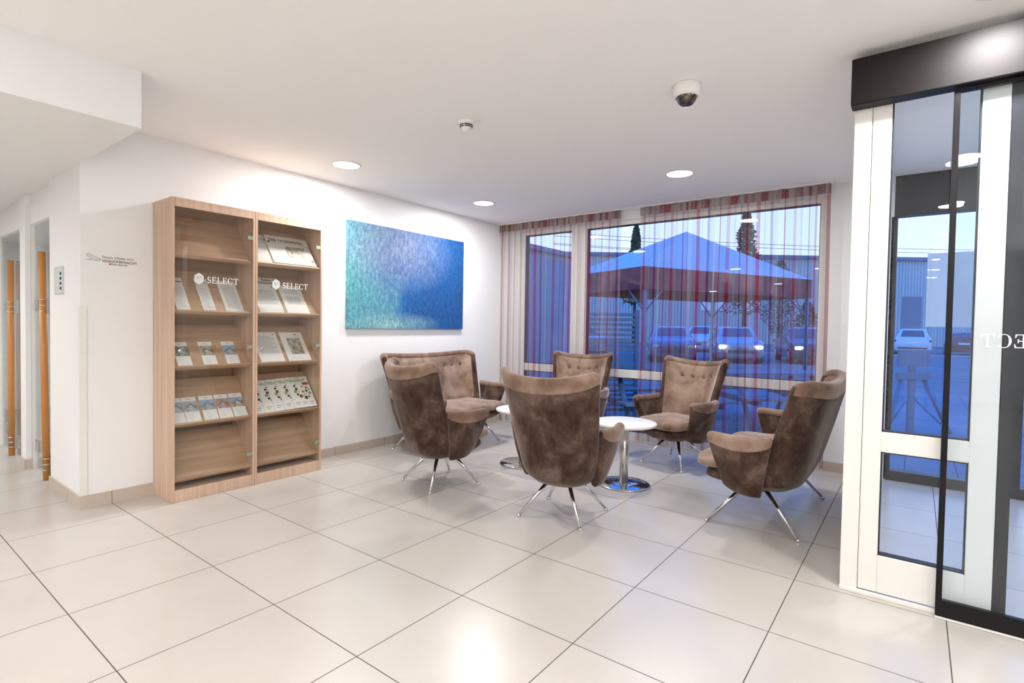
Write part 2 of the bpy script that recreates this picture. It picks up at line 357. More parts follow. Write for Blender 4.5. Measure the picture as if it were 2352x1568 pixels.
# ------------------------------------------------------------------ curtains
def curtain(x0, x1, amp, waves, seed, label):
    rnd = random.Random(seed); ph = [rnd.uniform(0, 6.28) for _ in range(6)]
    nx = int((x1-x0)*150); nz = 26; b = bmesh.new(); uvl = b.loops.layers.uv.new('UVMap')
    ztop, zbot = CEIL-0.015, 0.03
    grid = []; us = []
    def yoff(s, a):
        x = x0+(x1-x0)*s
        return a*(math.sin(waves*2*PI*s+ph[0]+0.9*math.sin(5*s+ph[1])) + 0.35*math.sin(2.3*waves*2*PI*s+ph[2]) + 0.25*math.sin(0.37*waves*2*PI*s+ph[3]))
    u = 0; prev = None
    for i in range(nx+1):
        s = i/nx; p = (s*(x1-x0)*1.35, yoff(s, amp))
        if prev: u += math.hypot(p[0]-prev[0], (p[1]-prev[1])*1.3)
        prev = p; us.append(u)
    for j in range(nz+1):
        t = j/nz; z = ztop+(zbot-ztop)*t
        am = amp*(0.30+0.70*min(1, t*5)) * (1-0.25*t)
        row = []
        for i in range(nx+1):
            s = i/nx
            sway = 0.010*math.sin(7*s+3*t+ph[4])*t + 0.012*math.sin(17*s+2.3*t+ph[5])*t
            row.append(b.verts.new((x0+(x1-x0)*s+sway, 4.905+yoff(s, am), z)))
        grid.append(row)
    for j in range(nz):
        for i in range(nx):
            f = b.faces.new((grid[j][i], grid[j][i+1], grid[j+1][i+1], grid[j+1][i])); f.smooth = True
            for lp, (ii, jj) in zip(f.loops, ((i, j), (i+1, j), (i+1, j+1), (i, j+1))):
                lp[uvl].uv = (us[ii]/0.95, 1-jj/nz)
    root = empty('curtain', (0, 0, 0), label=label, cat='curtain')
    m = MB(); m.bm.free(); m.bm = b
    m.build('drape', 'voile', root, norm=False)
    # gathered heading band, a doubled strip of the same cloth
    b = bmesh.new(); prev = None
    for i in range(nx+1):
        q = i/nx; x = x0+(x1-x0)*q; y = 4.893+yoff(q, amp*0.32)*0.8+0.004*math.sin(q*(x1-x0)*62)
        cur = [b.verts.new((x, y, CEIL-0.012)), b.verts.new((x, y, CEIL-0.100))]
        if prev: b.faces.new((prev[0], cur[0], cur[1], prev[1])).smooth = True
        prev = cur
    h = MB(); h.bm.free(); h.bm = b; h.build('heading_tape', 'curtaintape', root, norm=False)
    return root
def tape_mat():
    m, n, out = new_mat('gathered_heading'); t = nd(n, 'ShaderNodeTexCoord')
    f = noise(n, t.outputs['Object'], 22, 2, 0.5, (1, 0.1, 0.02)); r = ramp(n, f, [(0.42, (0.30, 0.25, 0.23)), (0.5, (0.22, 0.17, 0.16)), (0.58, (0.20, 0.02, 0.03))])
    df = nd(n, 'ShaderNodeBsdfDiffuse'); n.links.new(r.outputs[0], df.inputs[0]); tr = nd(n, 'ShaderNodeBsdfTransparent'); mx = nd(n, 'ShaderNodeMixShader')
    mx.inputs[0].default_value = 0.72; n.links.new(tr.outputs[0], mx.inputs[1]); n.links.new(df.outputs[0], mx.inputs[2]); n.links.new(mx.outputs[0], out.inputs[0]); return m
MT['curtaintape'] = tape_mat()
curtain(XL+0.012, 1.40, 0.026, 12, 3, 'striped red and grey sheer curtain, left one, hanging in the room corner')
curtain(1.63, 3.42, 0.022, 11, 8, 'striped red and grey sheer curtain, right one, hanging across the wide window')
S('trim_5', MB().box(XL, 3.45, 4.87, 4.93, CEIL-0.012, CEIL, 0.002), 'frame')

# ------------------------------------------------------------------ velvet seating
def usamples(n, u0, ne=7):
    a = [(-u0+2*u0*i/n) for i in range(n+1)]
    e_ = [u0+(1-u0)*math.sin(PI/2*(k+1)/ne) for k in range(ne)]
    return [-x for x in reversed(e_)]+a+e_
def nrm(P, u, v):
    h = 1e-3
    du = P(u+h, v)-P(u-h, v); dv = P(u, min(v+h, 1.0))-P(u, max(v-h, 0.0))
    return du.cross(dv).normalized(), dv.normalized()
def panel(P, T, us, u0, nv=12, flip=False, both=True):
    bm = bmesh.new(); rows = []
    for u in us:
        k = max(0.0, (abs(u)-u0)/(1-u0)) if both or u > 0 else 0
        t = T*math.sqrt(max(0.0, 1-k*k))/2+1e-5
        row = []
        for j in range(nv+1):
            v = j/nv; N, D = nrm(P, u, v); row.append(P(u, v)+N*t)
        for a_ in range(1, 8):
            al = PI*a_/8; N, D = nrm(P, u, 1); row.append(P(u, 1)+(N*math.cos(al)+D*math.sin(al))*t)
        for j in range(nv, -1, -1):
            v = j/nv; N, D = nrm(P, u, v); row.append(P(u, v)-N*t)
        for a_ in range(1, 6):
            al = PI*a_/6; N, D = nrm(P, u, 0); row.append(P(u, 0)+(-N*math.cos(al)-D*math.sin(al))*t)
        rows.append([bm.verts.new((-p.x, p.y, p.z) if flip else p) for p in row])
    n = len(rows[0])
    for a_, b_ in zip(rows, rows[1:]):
        for k in range(n):
            l = (k+1) % n; bm.faces.new((a_[k], a_[l], b_[l], b_[k]))
    for r in (rows[0], rows[-1]): bm.faces.new(r)
    m = MB(); m.bm.free(); m.bm = bm; return m
def cap(P, T, us, u0, depth, hgt, flip=False, zin=0.02):
    """brushed roll folded over the top edge, deepest in the middle"""
    bm = bmesh.new(); rows = []
    for u in us:
        if abs(u) > 0.995: continue
        k = max(0.0, (abs(u)-u0)/(1-u0)); t = T*math.sqrt(max(0.0, 1-k*k))/2
        d = depth(u)/hgt; row = []
        N, D = nrm(P, u, 1-d); row.append(P(u, 1-d)+N*(t-0.002)); row.append(P(u, 1-d*0.97)+N*(t+0.006))
        for j in range(1, 6):
            v = 1-d*(1-j/5); N, D = nrm(P, u, v); row.append(P(u, v)+N*(t+0.0045))
        for a_ in range(1, 8):
            al = PI*a_/8; N, D = nrm(P, u, 1); row.append(P(u, 1)+(N*math.cos(al)+D*math.sin(al))*(t+0.0045))
        vi = zin/hgt
        N, D = nrm(P, u, 1-vi); row.append(P(u, 1-vi)-N*(t+0.0045)); row.append(P(u, 1-vi*1.1)-N*(t-0.002))
        rows.append([bm.verts.new((-p.x, p.y, p.z) if flip else p) for p in row])
    n = len(rows[0])
    for a_, b_ in zip(rows, rows[1:]):
        for k in range(n-1): bm.faces.new((a_[k], a_[k+1], b_[k+1], b_[k]))
    m = MB(); m.bm.free(); m.bm = bm; return m
def pad(hx, hy, cy, z0, z1, n=4.0, crown=0.02, wob=0, seed=0, taper=1.0, N=64):
    rnd = random.Random(seed); bm = bmesh.new(); H = (z1-z0)/2; zc = (z0+z1)/2
    prof = [(0.0, z0), (0.5, z0), (0.88, z0)]
    for k in range(0, 9):
        al = -PI/2+PI*k/8; prof.append((1-H*0.9/hy*(1-math.cos(al)), zc+H*math.sin(al)))
    prof += [(0.8, z1+crown*0.45), (0.6, z1+crown*0.8), (0.35, z1+crown), (0.0, z1+crown)]
    rings = []
    for r, z in prof:
        if r == 0: rings.append([bm.verts.new((0, cy, z))]); continue
        tp = 1 if z > zc else taper+(1-taper)*max(0, (z-z0))/(zc-z0+1e-6)
        ring = []
        for k in range(N):
            th = 2*PI*k/N; c, s_ = math.cos(th), math.sin(th)
            q = (abs(c)**n+abs(s_)**n)**(-1/n)
            zz = z+(wob*math.sin(9*c*q*r+3*s_)*math.cos(7*s_*q*r) if z > zc else 0)
            ring.append(bm.verts.new((hx*q*c*r*tp, cy+hy*q*s_*r*tp, zz)))
        rings.append(ring)
    for a_, b_ in zip(rings, rings[1:]):
        for k in range(N):
            l = (k+1) % N
            if len(a_) == 1: bm.faces.new((a_[0], b_[k], b_[l]))
            elif len(b_) == 1: bm.faces.new((a_[k], a_[l], b_[0]))
            else: bm.faces.new((a_[k], a_[l], b_[l], b_[k]))
    m = MB(); m.bm.free(); m.bm = bm; return m
def make_seat(name, wide, label, cat, group, nbtn):
    root = empty(name, label=label, cat=cat, group=group)
    T = 0.062; W0, W1 = (0.235, 0.335) if not wide else (0.57, 0.70)
    ke = 2.3 if not wide else 7.0
    z0b = 0.262
    def P(u, v):
        w_ = W0+(W1-W0)*v**0.8
        s_ = max(-1.05, min(1.05, u))
        k = abs(s_)**ke
        if wide: x = w_*s_*(1-0.03*k)
        else: x = w_*math.sin(s_*1.15)/math.sin(1.15)
        yb = -0.215-0.185*v**0.85; dep = 0.20-0.03*v
        rise = (0.055 if not wide else 0.03)*s_*s_
        cr = max(0.0, (abs(s_)-0.88)/0.12); rise -= 0.03*cr*cr
        lowr = 0.03*abs(s_)**3
        ztop = 0.925+rise; zb = z0b+lowr
        tuck = (1-min(1, v/0.10))**2
        return Vector((x*(1-0.12*tuck), yb+dep*k+0.05*tuck*(1-k), zb+(ztop-zb)*v))
    u0 = 0.90 if not wide else 0.955
    us = usamples(30 if not wide else 60, u0)
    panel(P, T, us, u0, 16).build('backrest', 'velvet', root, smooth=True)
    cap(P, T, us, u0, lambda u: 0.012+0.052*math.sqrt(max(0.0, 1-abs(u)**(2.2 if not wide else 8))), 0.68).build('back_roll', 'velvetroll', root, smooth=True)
    # buttoned inner pad
    bxs = [(-0.5+(i+0.5)/nbtn)*2*(0.62 if not wide else 0.86) for i in range(nbtn)]
    vb = 0.80
    bm = bmesh.new(); nu = 90 if not wide else 200; nvv = 44; g = []
    def inner(u, v):
        N, D = nrm(P, u, v); wloc = (W0+(W1-W0)*v)
        ed = (1-abs(u/0.97)**5)*(1-((v-0.6)/0.385)**6 if abs((v-0.6)/0.385) < 1 else 0)
        h = -0.001+0.026*max(0, ed)
        for bx in bxs:
            dx = (u-bx)*wloc; dz = (v-vb)*0.66
            h -= 0.020*math.exp(-(dx*dx+dz*dz)/0.0005)
            if dz < 0: h -= 0.006*math.exp(-(dx/0.006)**2)*math.exp(dz/0.09)
        if abs(u) < max(bxs)+0.05: h -= 0.007*math.exp(-((v-vb)*0.66/0.006)**2)
        return P(u, v)-N*(T/2+max(h, -0.004))
    for j in range(nvv+1):
        v = 0.22+0.765*j/nvv; g.append([bm.verts.new(inner(-0.955+1.91*i/nu, v)) for i in range(nu+1)])
    for j in range(nvv):
        for i in range(nu): bm.faces.new((g[j][i], g[j+1][i], g[j+1][i+1], g[j][i+1]))
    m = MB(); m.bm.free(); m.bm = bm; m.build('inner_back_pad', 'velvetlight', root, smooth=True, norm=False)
    for bx in bxs:
        p = inner(bx, vb); N, D = nrm(P, bx, vb)
        MB().lathe([(0, 0.006), (0.006, 0.005), (0.009, 0.001), (0.008, -0.003)], (0, 0, 0), 12, axis=-N).build('button', 'piping', root, smooth=True, loc=p)
    # arms
    xo = 0.0 if not wide else 0.355
    def A(u, v):
        s_ = (u+1)/2
        yb = -0.075-0.065*v; yf = 0.150+0.085*v
        y = yb+(yf-yb)*s_
        xb = 0.245+0.07*v; xf = 0.205+0.105*v
        x = xo+xb+(xf-xb)*s_+0.03*math.sin(PI*s_)*(1-0.3*v)+0.015*math.sin(PI*v)
        zb = 0.268+0.035*s_**3; zt = 0.605-0.012*math.sin(PI*s_)-0.02*max(0, (s_-0.85)/0.15)**2
        return Vector((x, y, zb+(zt-zb)*v))
    ua = usamples(22, 0.91)
    for flip in (False, True):
        arm = panel(A, 0.055, ua, 0.91, 10, flip).build('armrest', 'velvet', root, smooth=True)
        cap(A, 0.055, ua, 0.91, lambda u: 0.01+0.052*math.sqrt(max(0.0, 1-u*u)), 0.34, flip).build('arm_roll', 'velvetroll', arm, smooth=True)
    # seat
    hx = 0.228 if not wide else 0.575
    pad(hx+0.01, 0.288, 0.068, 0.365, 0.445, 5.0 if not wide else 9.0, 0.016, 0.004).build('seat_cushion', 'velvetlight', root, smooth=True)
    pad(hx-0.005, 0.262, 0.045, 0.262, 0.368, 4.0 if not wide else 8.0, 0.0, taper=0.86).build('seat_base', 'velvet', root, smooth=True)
    # legs
    cx = (0,) if not wide else (-0.40, 0.40)
    for c in cx: MB().lathe([(0, 0.243), (0.07, 0.243), (0.075, 0.25), (0.075, 0.266), (0, 0.266)], (c, 0, 0), 24).build('mounting_plate', 'black', root)
    for sx_ in (-1, 1):
        for sy in (-1, 1):
            if not wide: top = Vector((sx_*0.055, sy*0.055, 0.26)); foot = Vector((sx_*0.222, sy*0.222, 0.012))
            else: top = Vector((sx_*0.40+sx_*0.02, sy*0.055, 0.26)); foot = Vector((sx_*0.53, sy*0.27, 0.012))
            lg = MB().tube(top, foot, 0.0155, 0.0085, 14).build('leg', 'chrome', root, smooth=False)
            for p in lg.data.polygons: p.use_smooth = True
            MB().lathe([(0, 0), (0.011, 0), (0.014, 0.006), (0.013, 0.014), (0.008, 0.02), (0, 0.022)], (foot.x, foot.y, 0), 14).build('foot_glide', 'chrome', lg, smooth=True)
    return root
def place(o, x, y, face, label=None):
    o.location = (x, y, 0); o.rotation_euler = (0, 0, R(face-90))
    if label: o['label'] = label
    return o
GRP = 'brown velvet wingback armchairs around the tables'
ch = make_seat('armchair', False, 'brown velvet wingback armchair seen from behind, in the centre of the group', 'armchair', GRP, 4)
place(ch, 2.184, 2.466, 96)
for x, y, f, l in ((1.047, 2.434, 75, 'brown velvet wingback armchair seen from behind, nearest the bookcases and in front of the sofa'),
                   (2.30, 4.30, -106, 'brown velvet wingback armchair facing the camera, to the right of the round white table'),
                   (1.16, 4.36, -78, 'brown velvet wingback armchair at the window, mostly hidden behind the central armchair')):
    place(copy_tree(ch), x, y, f, l)
so = make_seat('loveseat', True, 'brown velvet two-seat sofa against the white wall under the blue painting', 'sofa', 'brown velvet two-seat sofas', 9)
place(so, 0.17, 3.45, 0)
place(copy_tree(so), 3.26, 3.49, 180, 'brown velvet two-seat sofa seen from its side, beside the white entrance partition')

# ------------------------------------------------------------------ round tables
def make_table():
    r = empty('side_table', label='round white side table on a steel column, in the middle between armchair and sofa', cat='table', group='round white side tables')
    MB().lathe([(0, 0.485), (0.235, 0.485), (0.250, 0.490), (0.254, 0.500), (0.252, 0.510), (0.246, 0.514), (0, 0.514)], n=64).build('tabletop', 'tabletop', r)
    MB().lathe([(0, 0.012), (0.034, 0.012), (0.034, 0.485), (0, 0.485)], n=32).build('column', 'steel', r)
    MB().lathe([(0, 0), (0.205, 0), (0.212, 0.004), (0.212, 0.008), (0.20, 0.014), (0.05, 0.018), (0, 0.018)], n=64).build('base_plate', 'mirrorsteel', r)
    return r
t1 = make_table(); t1.location = (2.205, 3.37, 0)
t1['label'] = 'round white side table on a steel column, right one, standing clear beside the central armchair'
t2 = copy_tree(t1); t2.location = (1.20, 3.36, 0); t2['label'] = 'round white side table mostly hidden behind the central armchair, near the wall sofa'

# ------------------------------------------------------------------ ceiling fixtures
def make_downlight():
    r = empty('downlight', cat='ceiling light', group='round recessed ceiling downlights')
    MB().lathe([(0.104, -0.001), (0.122, -0.001), (0.124, -0.004), (0.120, -0.007), (0.106, -0.007), (0.104, -0.001)], n=48).build('trim_ring', 'plastic', r)
    MB().lathe([(0, -0.004), (0.105, -0.004), (0.105, -0.001), (0, -0.001)], n=48).build('diffuser', 'lamp', r)
    return r
def lamp_light(x, y, w=1.0, z=CEIL):
    L = bpy.data.lights.new('downlight_lamp', 'AREA'); L.shape = 'DISK'; L.size = 0.2; L.energy = LAMP_W*w; L.color = (1.0, 0.972, 0.965)
    o = bpy.data.objects.new('downlight_lamp', L); COL.objects.link(o); o.location = (x, y, z-0.012); return o
spots = [(0.242, 2.088, 1, 'recessed ceiling downlight above the bookcases, leftmost'), (0.307, 3.806, 1, 'recessed ceiling downlight farthest back, above the wall sofa'),
         (2.417, 3.89, 1, 'recessed ceiling downlight in front of the wide window'), (4.30, 2.10, 1, 'recessed ceiling downlight at the top right, in front of the black door header')]
dl = make_downlight()
for i, (x, y, w_, l) in enumerate(spots):
    o = dl if i == 0 else copy_tree(dl); o.location = (x, y, CEIL); o['label'] = l; lamp_light(x, y, w_)
spots2 = [(4.30, 0.20), (4.30, -1.6), (2.4, -2.2), (0.9, -1.5), (-0.3, -4.0), (2.4, -4.2), (4.3, -3.6), (4.3, -5.6), (0.9, -6.0)]
for x, y in spots2:
    z = 2.3 if x < 0.74 and y < 0.43 else CEIL
    o = copy_tree(dl); o.location = (x, y, z); o['label'] = 'recessed ceiling downlight behind the camera, seen only as a reflection in the glass'; lamp_light(x, y, 1.0, z)
for x, y in ((4.9, 3.8),):
    o = copy_tree(dl); o.location = (x, y, CEIL); o['label'] = 'recessed ceiling downlight inside the entrance vestibule'; lamp_light(x, y, 1.0)
for x, y in ((-1.6, 2.6), (-1.6, -1.2), (-3.6, 2.6), (-3.6, -1.2)):
    o = copy_tree(dl); o.location = (x, y, 2.3); o['label'] = 'recessed ceiling downlight in the corridor and office on the left'; lamp_light(x, y, 1.0, 2.3)
# unseen uplighters, added behind the camera to brighten the ceiling
def fill_uplighter(x, y, w_, label):
    r = empty('fill_floor_lamp', (x, y, 0), 0, label, 'floor lamp', 'added torchiere lamps brightening the ceiling from behind the camera')
    MB().lathe([(0, 0), (0.15, 0), (0.15, 0.02), (0.03, 0.03), (0, 0.03)], n=32).build('base', 'steel', r)
    MB().tube((0, 0, 0.02), (0, 0, 1.75), 0.014).build('pole', 'steel', r)
    MB().lathe([(0.0, 1.74), (0.05, 1.75), (0.19, 1.84), (0.20, 1.87), (0.185, 1.865), (0.05, 1.77), (0, 1.765)], n=40).build('lamp_shade', 'frame', r)
    MB().lathe([(0, 1.80), (0.06, 1.80), (0.06, 1.815), (0, 1.82)], n=24).build('bulb', 'lamp', r)
    L = bpy.data.lights.new('fill_uplighter_lamp', 'AREA'); L.shape = 'DISK'; L.size = 0.3; L.energy = w_; L.color = (1.0, 0.97, 0.95)
    o = bpy.data.objects.new('fill_uplighter_lamp', L); COL.objects.link(o); o.location = (x, y, 1.88); o.rotation_euler = (PI, 0, 0)
fill_uplighter(6.1, -1.0, 52, 'added white torchiere floor lamp, unseen ceiling fill to the right behind the camera')
fill_uplighter(1.6, -3.6, 85, 'added white torchiere floor lamp, unseen ceiling fill to the left behind the camera')
fill_uplighter(5.6, -4.6, 60, 'added white torchiere floor lamp, unseen ceiling fill far behind the camera')
# smoke detector
sd = empty('smoke_detector', (1.70, 1.96, CEIL), R(20), 'white smoke detector with two dark slots on the ceiling', 'smoke detector')
MB().lathe([(0, 0), (0.053, 0), (0.054, -0.006), (0.050, -0.012), (0.045, -0.020), (0, -0.020)], n=40).build('base', 'plastic', sd, smooth=False)
sb = MB()
sb.lathe([(0, -0.018), (0.042, -0.018), (0.043, -0.026), (0.039, -0.034), (0.036, -0.042), (0.030, -0.050), (0.022, -0.055), (0.018, -0.064), (0, -0.067)], n=40)
sb.build('sensor_head', 'plastic', sd, smooth=True)
for z, r_ in ((-0.0285, 0.0435), (-0.0385, 0.0395)):
    q = MB()
    for k in range(4):
        for j in range(8):
            a0 = k*PI/2+0.08+(PI/2-0.16)*j/8; a1 = k*PI/2+0.08+(PI/2-0.16)*(j+1)/8
            pts = [(r_*math.cos(a0), r_*math.sin(a0), z-.0032), (r_*math.cos(a1), r_*math.sin(a1), z-.0032), (r_*math.cos(a1), r_*math.sin(a1), z+.0032), (r_*math.cos(a0), r_*math.sin(a0), z+.0032)]
            q.prism(pts, (-math.cos((a0+a1)/2), -math.sin((a0+a1)/2), 0), 0.006)
    q.build('vent_slot', 'ink', sd)
MB().box(-0.085, 0.085, -0.018, 0.018, -0.006, 0, 0.002).build('mounting_bracket', 'plastic', sd)
# dome camera
dc = empty('security_camera', (3.03, 2.27, CEIL), 0, 'white ceiling dome security camera with dark smoked dome', 'camera')
MB().lathe([(0, 0), (0.071, 0), (0.074, -0.006), (0.072, -0.035), (0.066, -0.055), (0.060, -0.060), (0, -0.060)], n=48).build('housing', 'plastic', dc)
MB().lathe([(0.054, -0.058), (0.052, -0.075), (0.045, -0.092), (0.033, -0.104), (0.016, -0.111), (0, -0.113)], n=40).build('smoked_dome', 'dome', dc, smooth=True)
MB().lathe([(0.064, -0.058), (0.066, -0.060), (0.064, -0.066), (0.053, -0.066), (0.053, -0.058)], n=40).build('dome_ring', 'plastic', dc)
MB().lathe([(0, 0), (0.016, 0), (0.016, 0.012), (0, 0.014)], (0.012, -0.040, -0.082), 20, axis=(0.25, -0.9, -0.35)).build('lens', 'lens', dc)

# ------------------------------------------------------------------ painting
pg = MB().box(XL+0.004, XL+0.034, 2.51, 4.175, 1.225, 2.275).build('painting', 'painting', label='large abstract blue and turquoise canvas hanging on the white wall', cat='painting')

# ------------------------------------------------------------------ wall sign
sg = empty('wall_sign', (XL+0.001, 0.455, 1.66), 0, 'small printed video surveillance notice with camera drawing on the wall beside the pillar', 'sign')
MW = lambda x, y, z: Matrix.Translation((x, y, z)) @ Matrix(((0, 0, 1, 0), (1, 0, 0, 0), (0, 1, 0, 0), (0, 0, 0, 1)))
text_obj('lettering', 'Dieses Objekt wird', 0.0235, 'signgrey', MW(0, 0.095, 0.030), sg, bold=0.0004)
text_obj('lettering', 'VIDEOÜBERWACHT', 0.0235, 'signgrey', MW(0, 0.095, 0.004), sg, bold=0.0010, xs=0.97)
text_obj('lettering', 'Protection One', 0.0145, 'signgrey', MW(0, 0.150, -0.012), sg, bold=0.0008, xs=1.05)
MB().lathe([(0, 0), (0.0065, 0), (0.0065, 0.0006), (0, 0.0006)], (0, 0.141, -0.007), 16, axis=(1, 0, 0)).build('red_dot', 'redink', sg, label='dark red dot')
def stroke(b, p, q, w_=0.0028):
    d = Vector((q[0]-p[0], q[1]-p[1])); n_ = Vector((-d.y, d.x)).normalized()*w_/2
    b.prism([(0, p[0]+n_.x, p[1]+n_.y), (0, q[0]+n_.x, q[1]+n_.y), (0, q[0]-n_.x, q[1]-n_.y), (0, p[0]-n_.x, p[1]-n_.y)], (1, 0, 0), 0.0006)
b = MB()
for p, q in (((0.008, 0.048), (0.024, 0.054)), ((0.024, 0.054), (0.088, 0.020)), ((0.088, 0.020), (0.078, 0.008)), ((0.078, 0.008), (0.056, 0.008)), ((0.056, 0.008), (0.008, 0.040)), ((0.008, 0.040), (0.008, 0.048)),
             ((0.016, 0.046), (0.066, 0.018)), ((0.066, 0.018), (0.088, 0.020)), ((0.066, 0.018), (0.056, 0.008)), ((0.0, 0.012), (0.020, 0.010)), ((0.020, 0.010), (0.034, 0.022)), ((0.020, 0.010), (0.044, 0.012))): stroke(b, p, q)
b.build('camera_drawing', 'signgrey', sg)

# ------------------------------------------------------------------ intercom panel on pillar
kp = empty('intercom_panel', (0, 0, 0), 0, 'small silver entry keypad panel on the front of the pillar', 'keypad')
MB().box(-0.925, -0.715, 0.420, 0.43, 1.45, 1.645, 0.002).build('face_plate', 'keypad', kp)
for k in range(4): MB().box(-0.765, -0.74, 0.416, 0.421, 1.48+k*0.035, 1.498+k*0.035, 0.001).build('key', 'ink', kp)

# ------------------------------------------------------------------ corridor glass doors with pole handles
def pole_door(idx, xh, x0, x1, xhinge):
    d = empty('door_%d' % idx, (0, 0, 0), kind='structure')
    MB().box(x0, x1, 0.488, 0.498, 0.01, 2.05).build('glass_leaf', 'doorglass', d)
    h = MB().tube((xh[0], 0.458, 1.80), (xh[1], 0.458, 0.0), 0.024, 0.024, 20).build('pole_handle', 'handlewood', d, smooth=False)
    for p in h.data.polygons: p.use_smooth = True
    for z in (1.375, 0.125):
        c = MB(); xx = xh[1]+(xh[0]-xh[1])*z/1.8
        for dz in (-0.045, 0.0, 0.045): c.lathe([(0.0245, -0.004), (0.0265, -0.004), (0.0265, 0.004), (0.0245, 0.004)], (xx, 0.458, z+dz), 20)
        c.box(xx+0.005, xx+0.05, 0.470, 0.490, z-0.06, z+0.06, 0.003)
        c.build('handle_clamp', 'steel', d)
    for z in (1.38, 0.20):
        MB().box(xhinge, xhinge+0.10, 0.480, 0.506, z-0.05, z+0.05, 0.003).build('hinge', 'steel', d)
    return d
pole_door(1, (-1.445, -1.335), -1.83, -1.095, -1.80)
pole_door(2, (-2.545, -2.545), -3.14, -2.03, -2.95)
# office contents behind the glass
nb = empty('notice_board', (0, 0, 0), 0, 'grey blue notice board on the office wall behind the glass doors', 'notice board')
MT['boardgrey'] = textured('grey_blue_collage', [(0.35, (0.30, 0.33, 0.35)), (0.5, (0.42, 0.44, 0.46)), (0.65, (0.55, 0.50, 0.50))], 9, rough=0.7)
MB().box(-5.2, -2.2, 4.95, 4.99, 1.0, 1.75, 0.004).build('board', 'boardgrey', nb)
cnt = empty('office_counter', (0, 0, 0), 0, 'white office counter standing behind the corridor glass doors', 'counter')
MB().box(-5.2, -1.8, 3.4, 3.45, 0.05, 0.84, 0.003).build('counter_front', 'frame', cnt)
MB().box(-5.25, -1.75, 3.35, 4.0, 0.84, 0.88, 0.004).build('counter_top', 'tabletop', cnt)
MB().box(-5.2, -1.8, 3.45, 3.9, 0.0, 0.84).build('counter_body', 'frame', cnt)

# ------------------------------------------------------------------ display cabinets
SX, SZ = 0.225, 0.30; SL = math.hypot(SX, SZ); DSX, DSZ = -SX/SL, SZ/SL     # shelf slope direction
NSX, NSZ = SZ/SL, SX/SL                                                      # slope normal towards the room
XF = -0.034
SHELVES = [1.735, 1.34, 0.945, 0.54, 0.15]
def make_cabinet(y0, y1, label):
    r = empty('display_cabinet', (0, y0, 0), 0, label, 'cabinet', 'oak brochure cabinets with glass doors')
    W = y1-y0; X0 = XL+0.002; H = 2.125; t = 0.018
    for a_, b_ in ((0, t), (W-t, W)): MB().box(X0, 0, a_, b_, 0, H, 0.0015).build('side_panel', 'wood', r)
    MB().box(X0, 0, t, W-t, H-t, H, 0.001).box(-0.02, 0, t, W-t, H-0.062, H-t, 0.001).build('top_panel', 'wood', r)
    MB().box(-0.02, 0, t, W-t, 0, 0.085, 0.001).box(X0, -0.02, t, W-t, 0.07, 0.085).build('plinth', 'wood', r)
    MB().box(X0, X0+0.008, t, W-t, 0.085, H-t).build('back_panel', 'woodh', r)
    for z in SHELVES:
        b = MB()
        # sloped board + small lip
        p0 = Vector((XF, 0, z)); p1 = p0+Vector((DSX, 0, DSZ))*SL; n_ = Vector((NSX, 0, NSZ))*0.016
        pts = [p0, p1, p1-n_, p0-n_]
        b.prism([(p.x, t, p.z) for p in pts], (0, 1, 0), W-2*t)
        q0 = p0-n_; lp = Vector((NSX, 0, NSZ))
        c0 = p0-n_; c1 = p0-n_-Vector((DSX, 0, DSZ))*0.014
        pts = [c0, c0+lp*0.036, c1+lp*0.036, c1]
        b.prism([(p.x, t, p.z) for p in pts], (0, 1, 0), W-2*t)
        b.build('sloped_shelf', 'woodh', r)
    g = MB().box(-0.006, -0.001, t+0.003, W-t-0.003, 0.092, H-0.066).build('glass_door', 'cabglass', r)
    for z in (1.915, 1.08, 0.25):
        MB().box(-0.012, 0.004, W-t-0.045, W-t-0.002, z-0.014, z+0.014, 0.002).build('hinge', 'hinge', g)
    MB().lathe([(0, 0.018), (0.010, 0.017), (0.0135, 0.010), (0.008, 0.0), (0, 0)], (0.0, t+0.028, 1.065), 20, axis=(1, 0, 0)).build('knob', 'chrome', g, smooth=True)
    return r, g
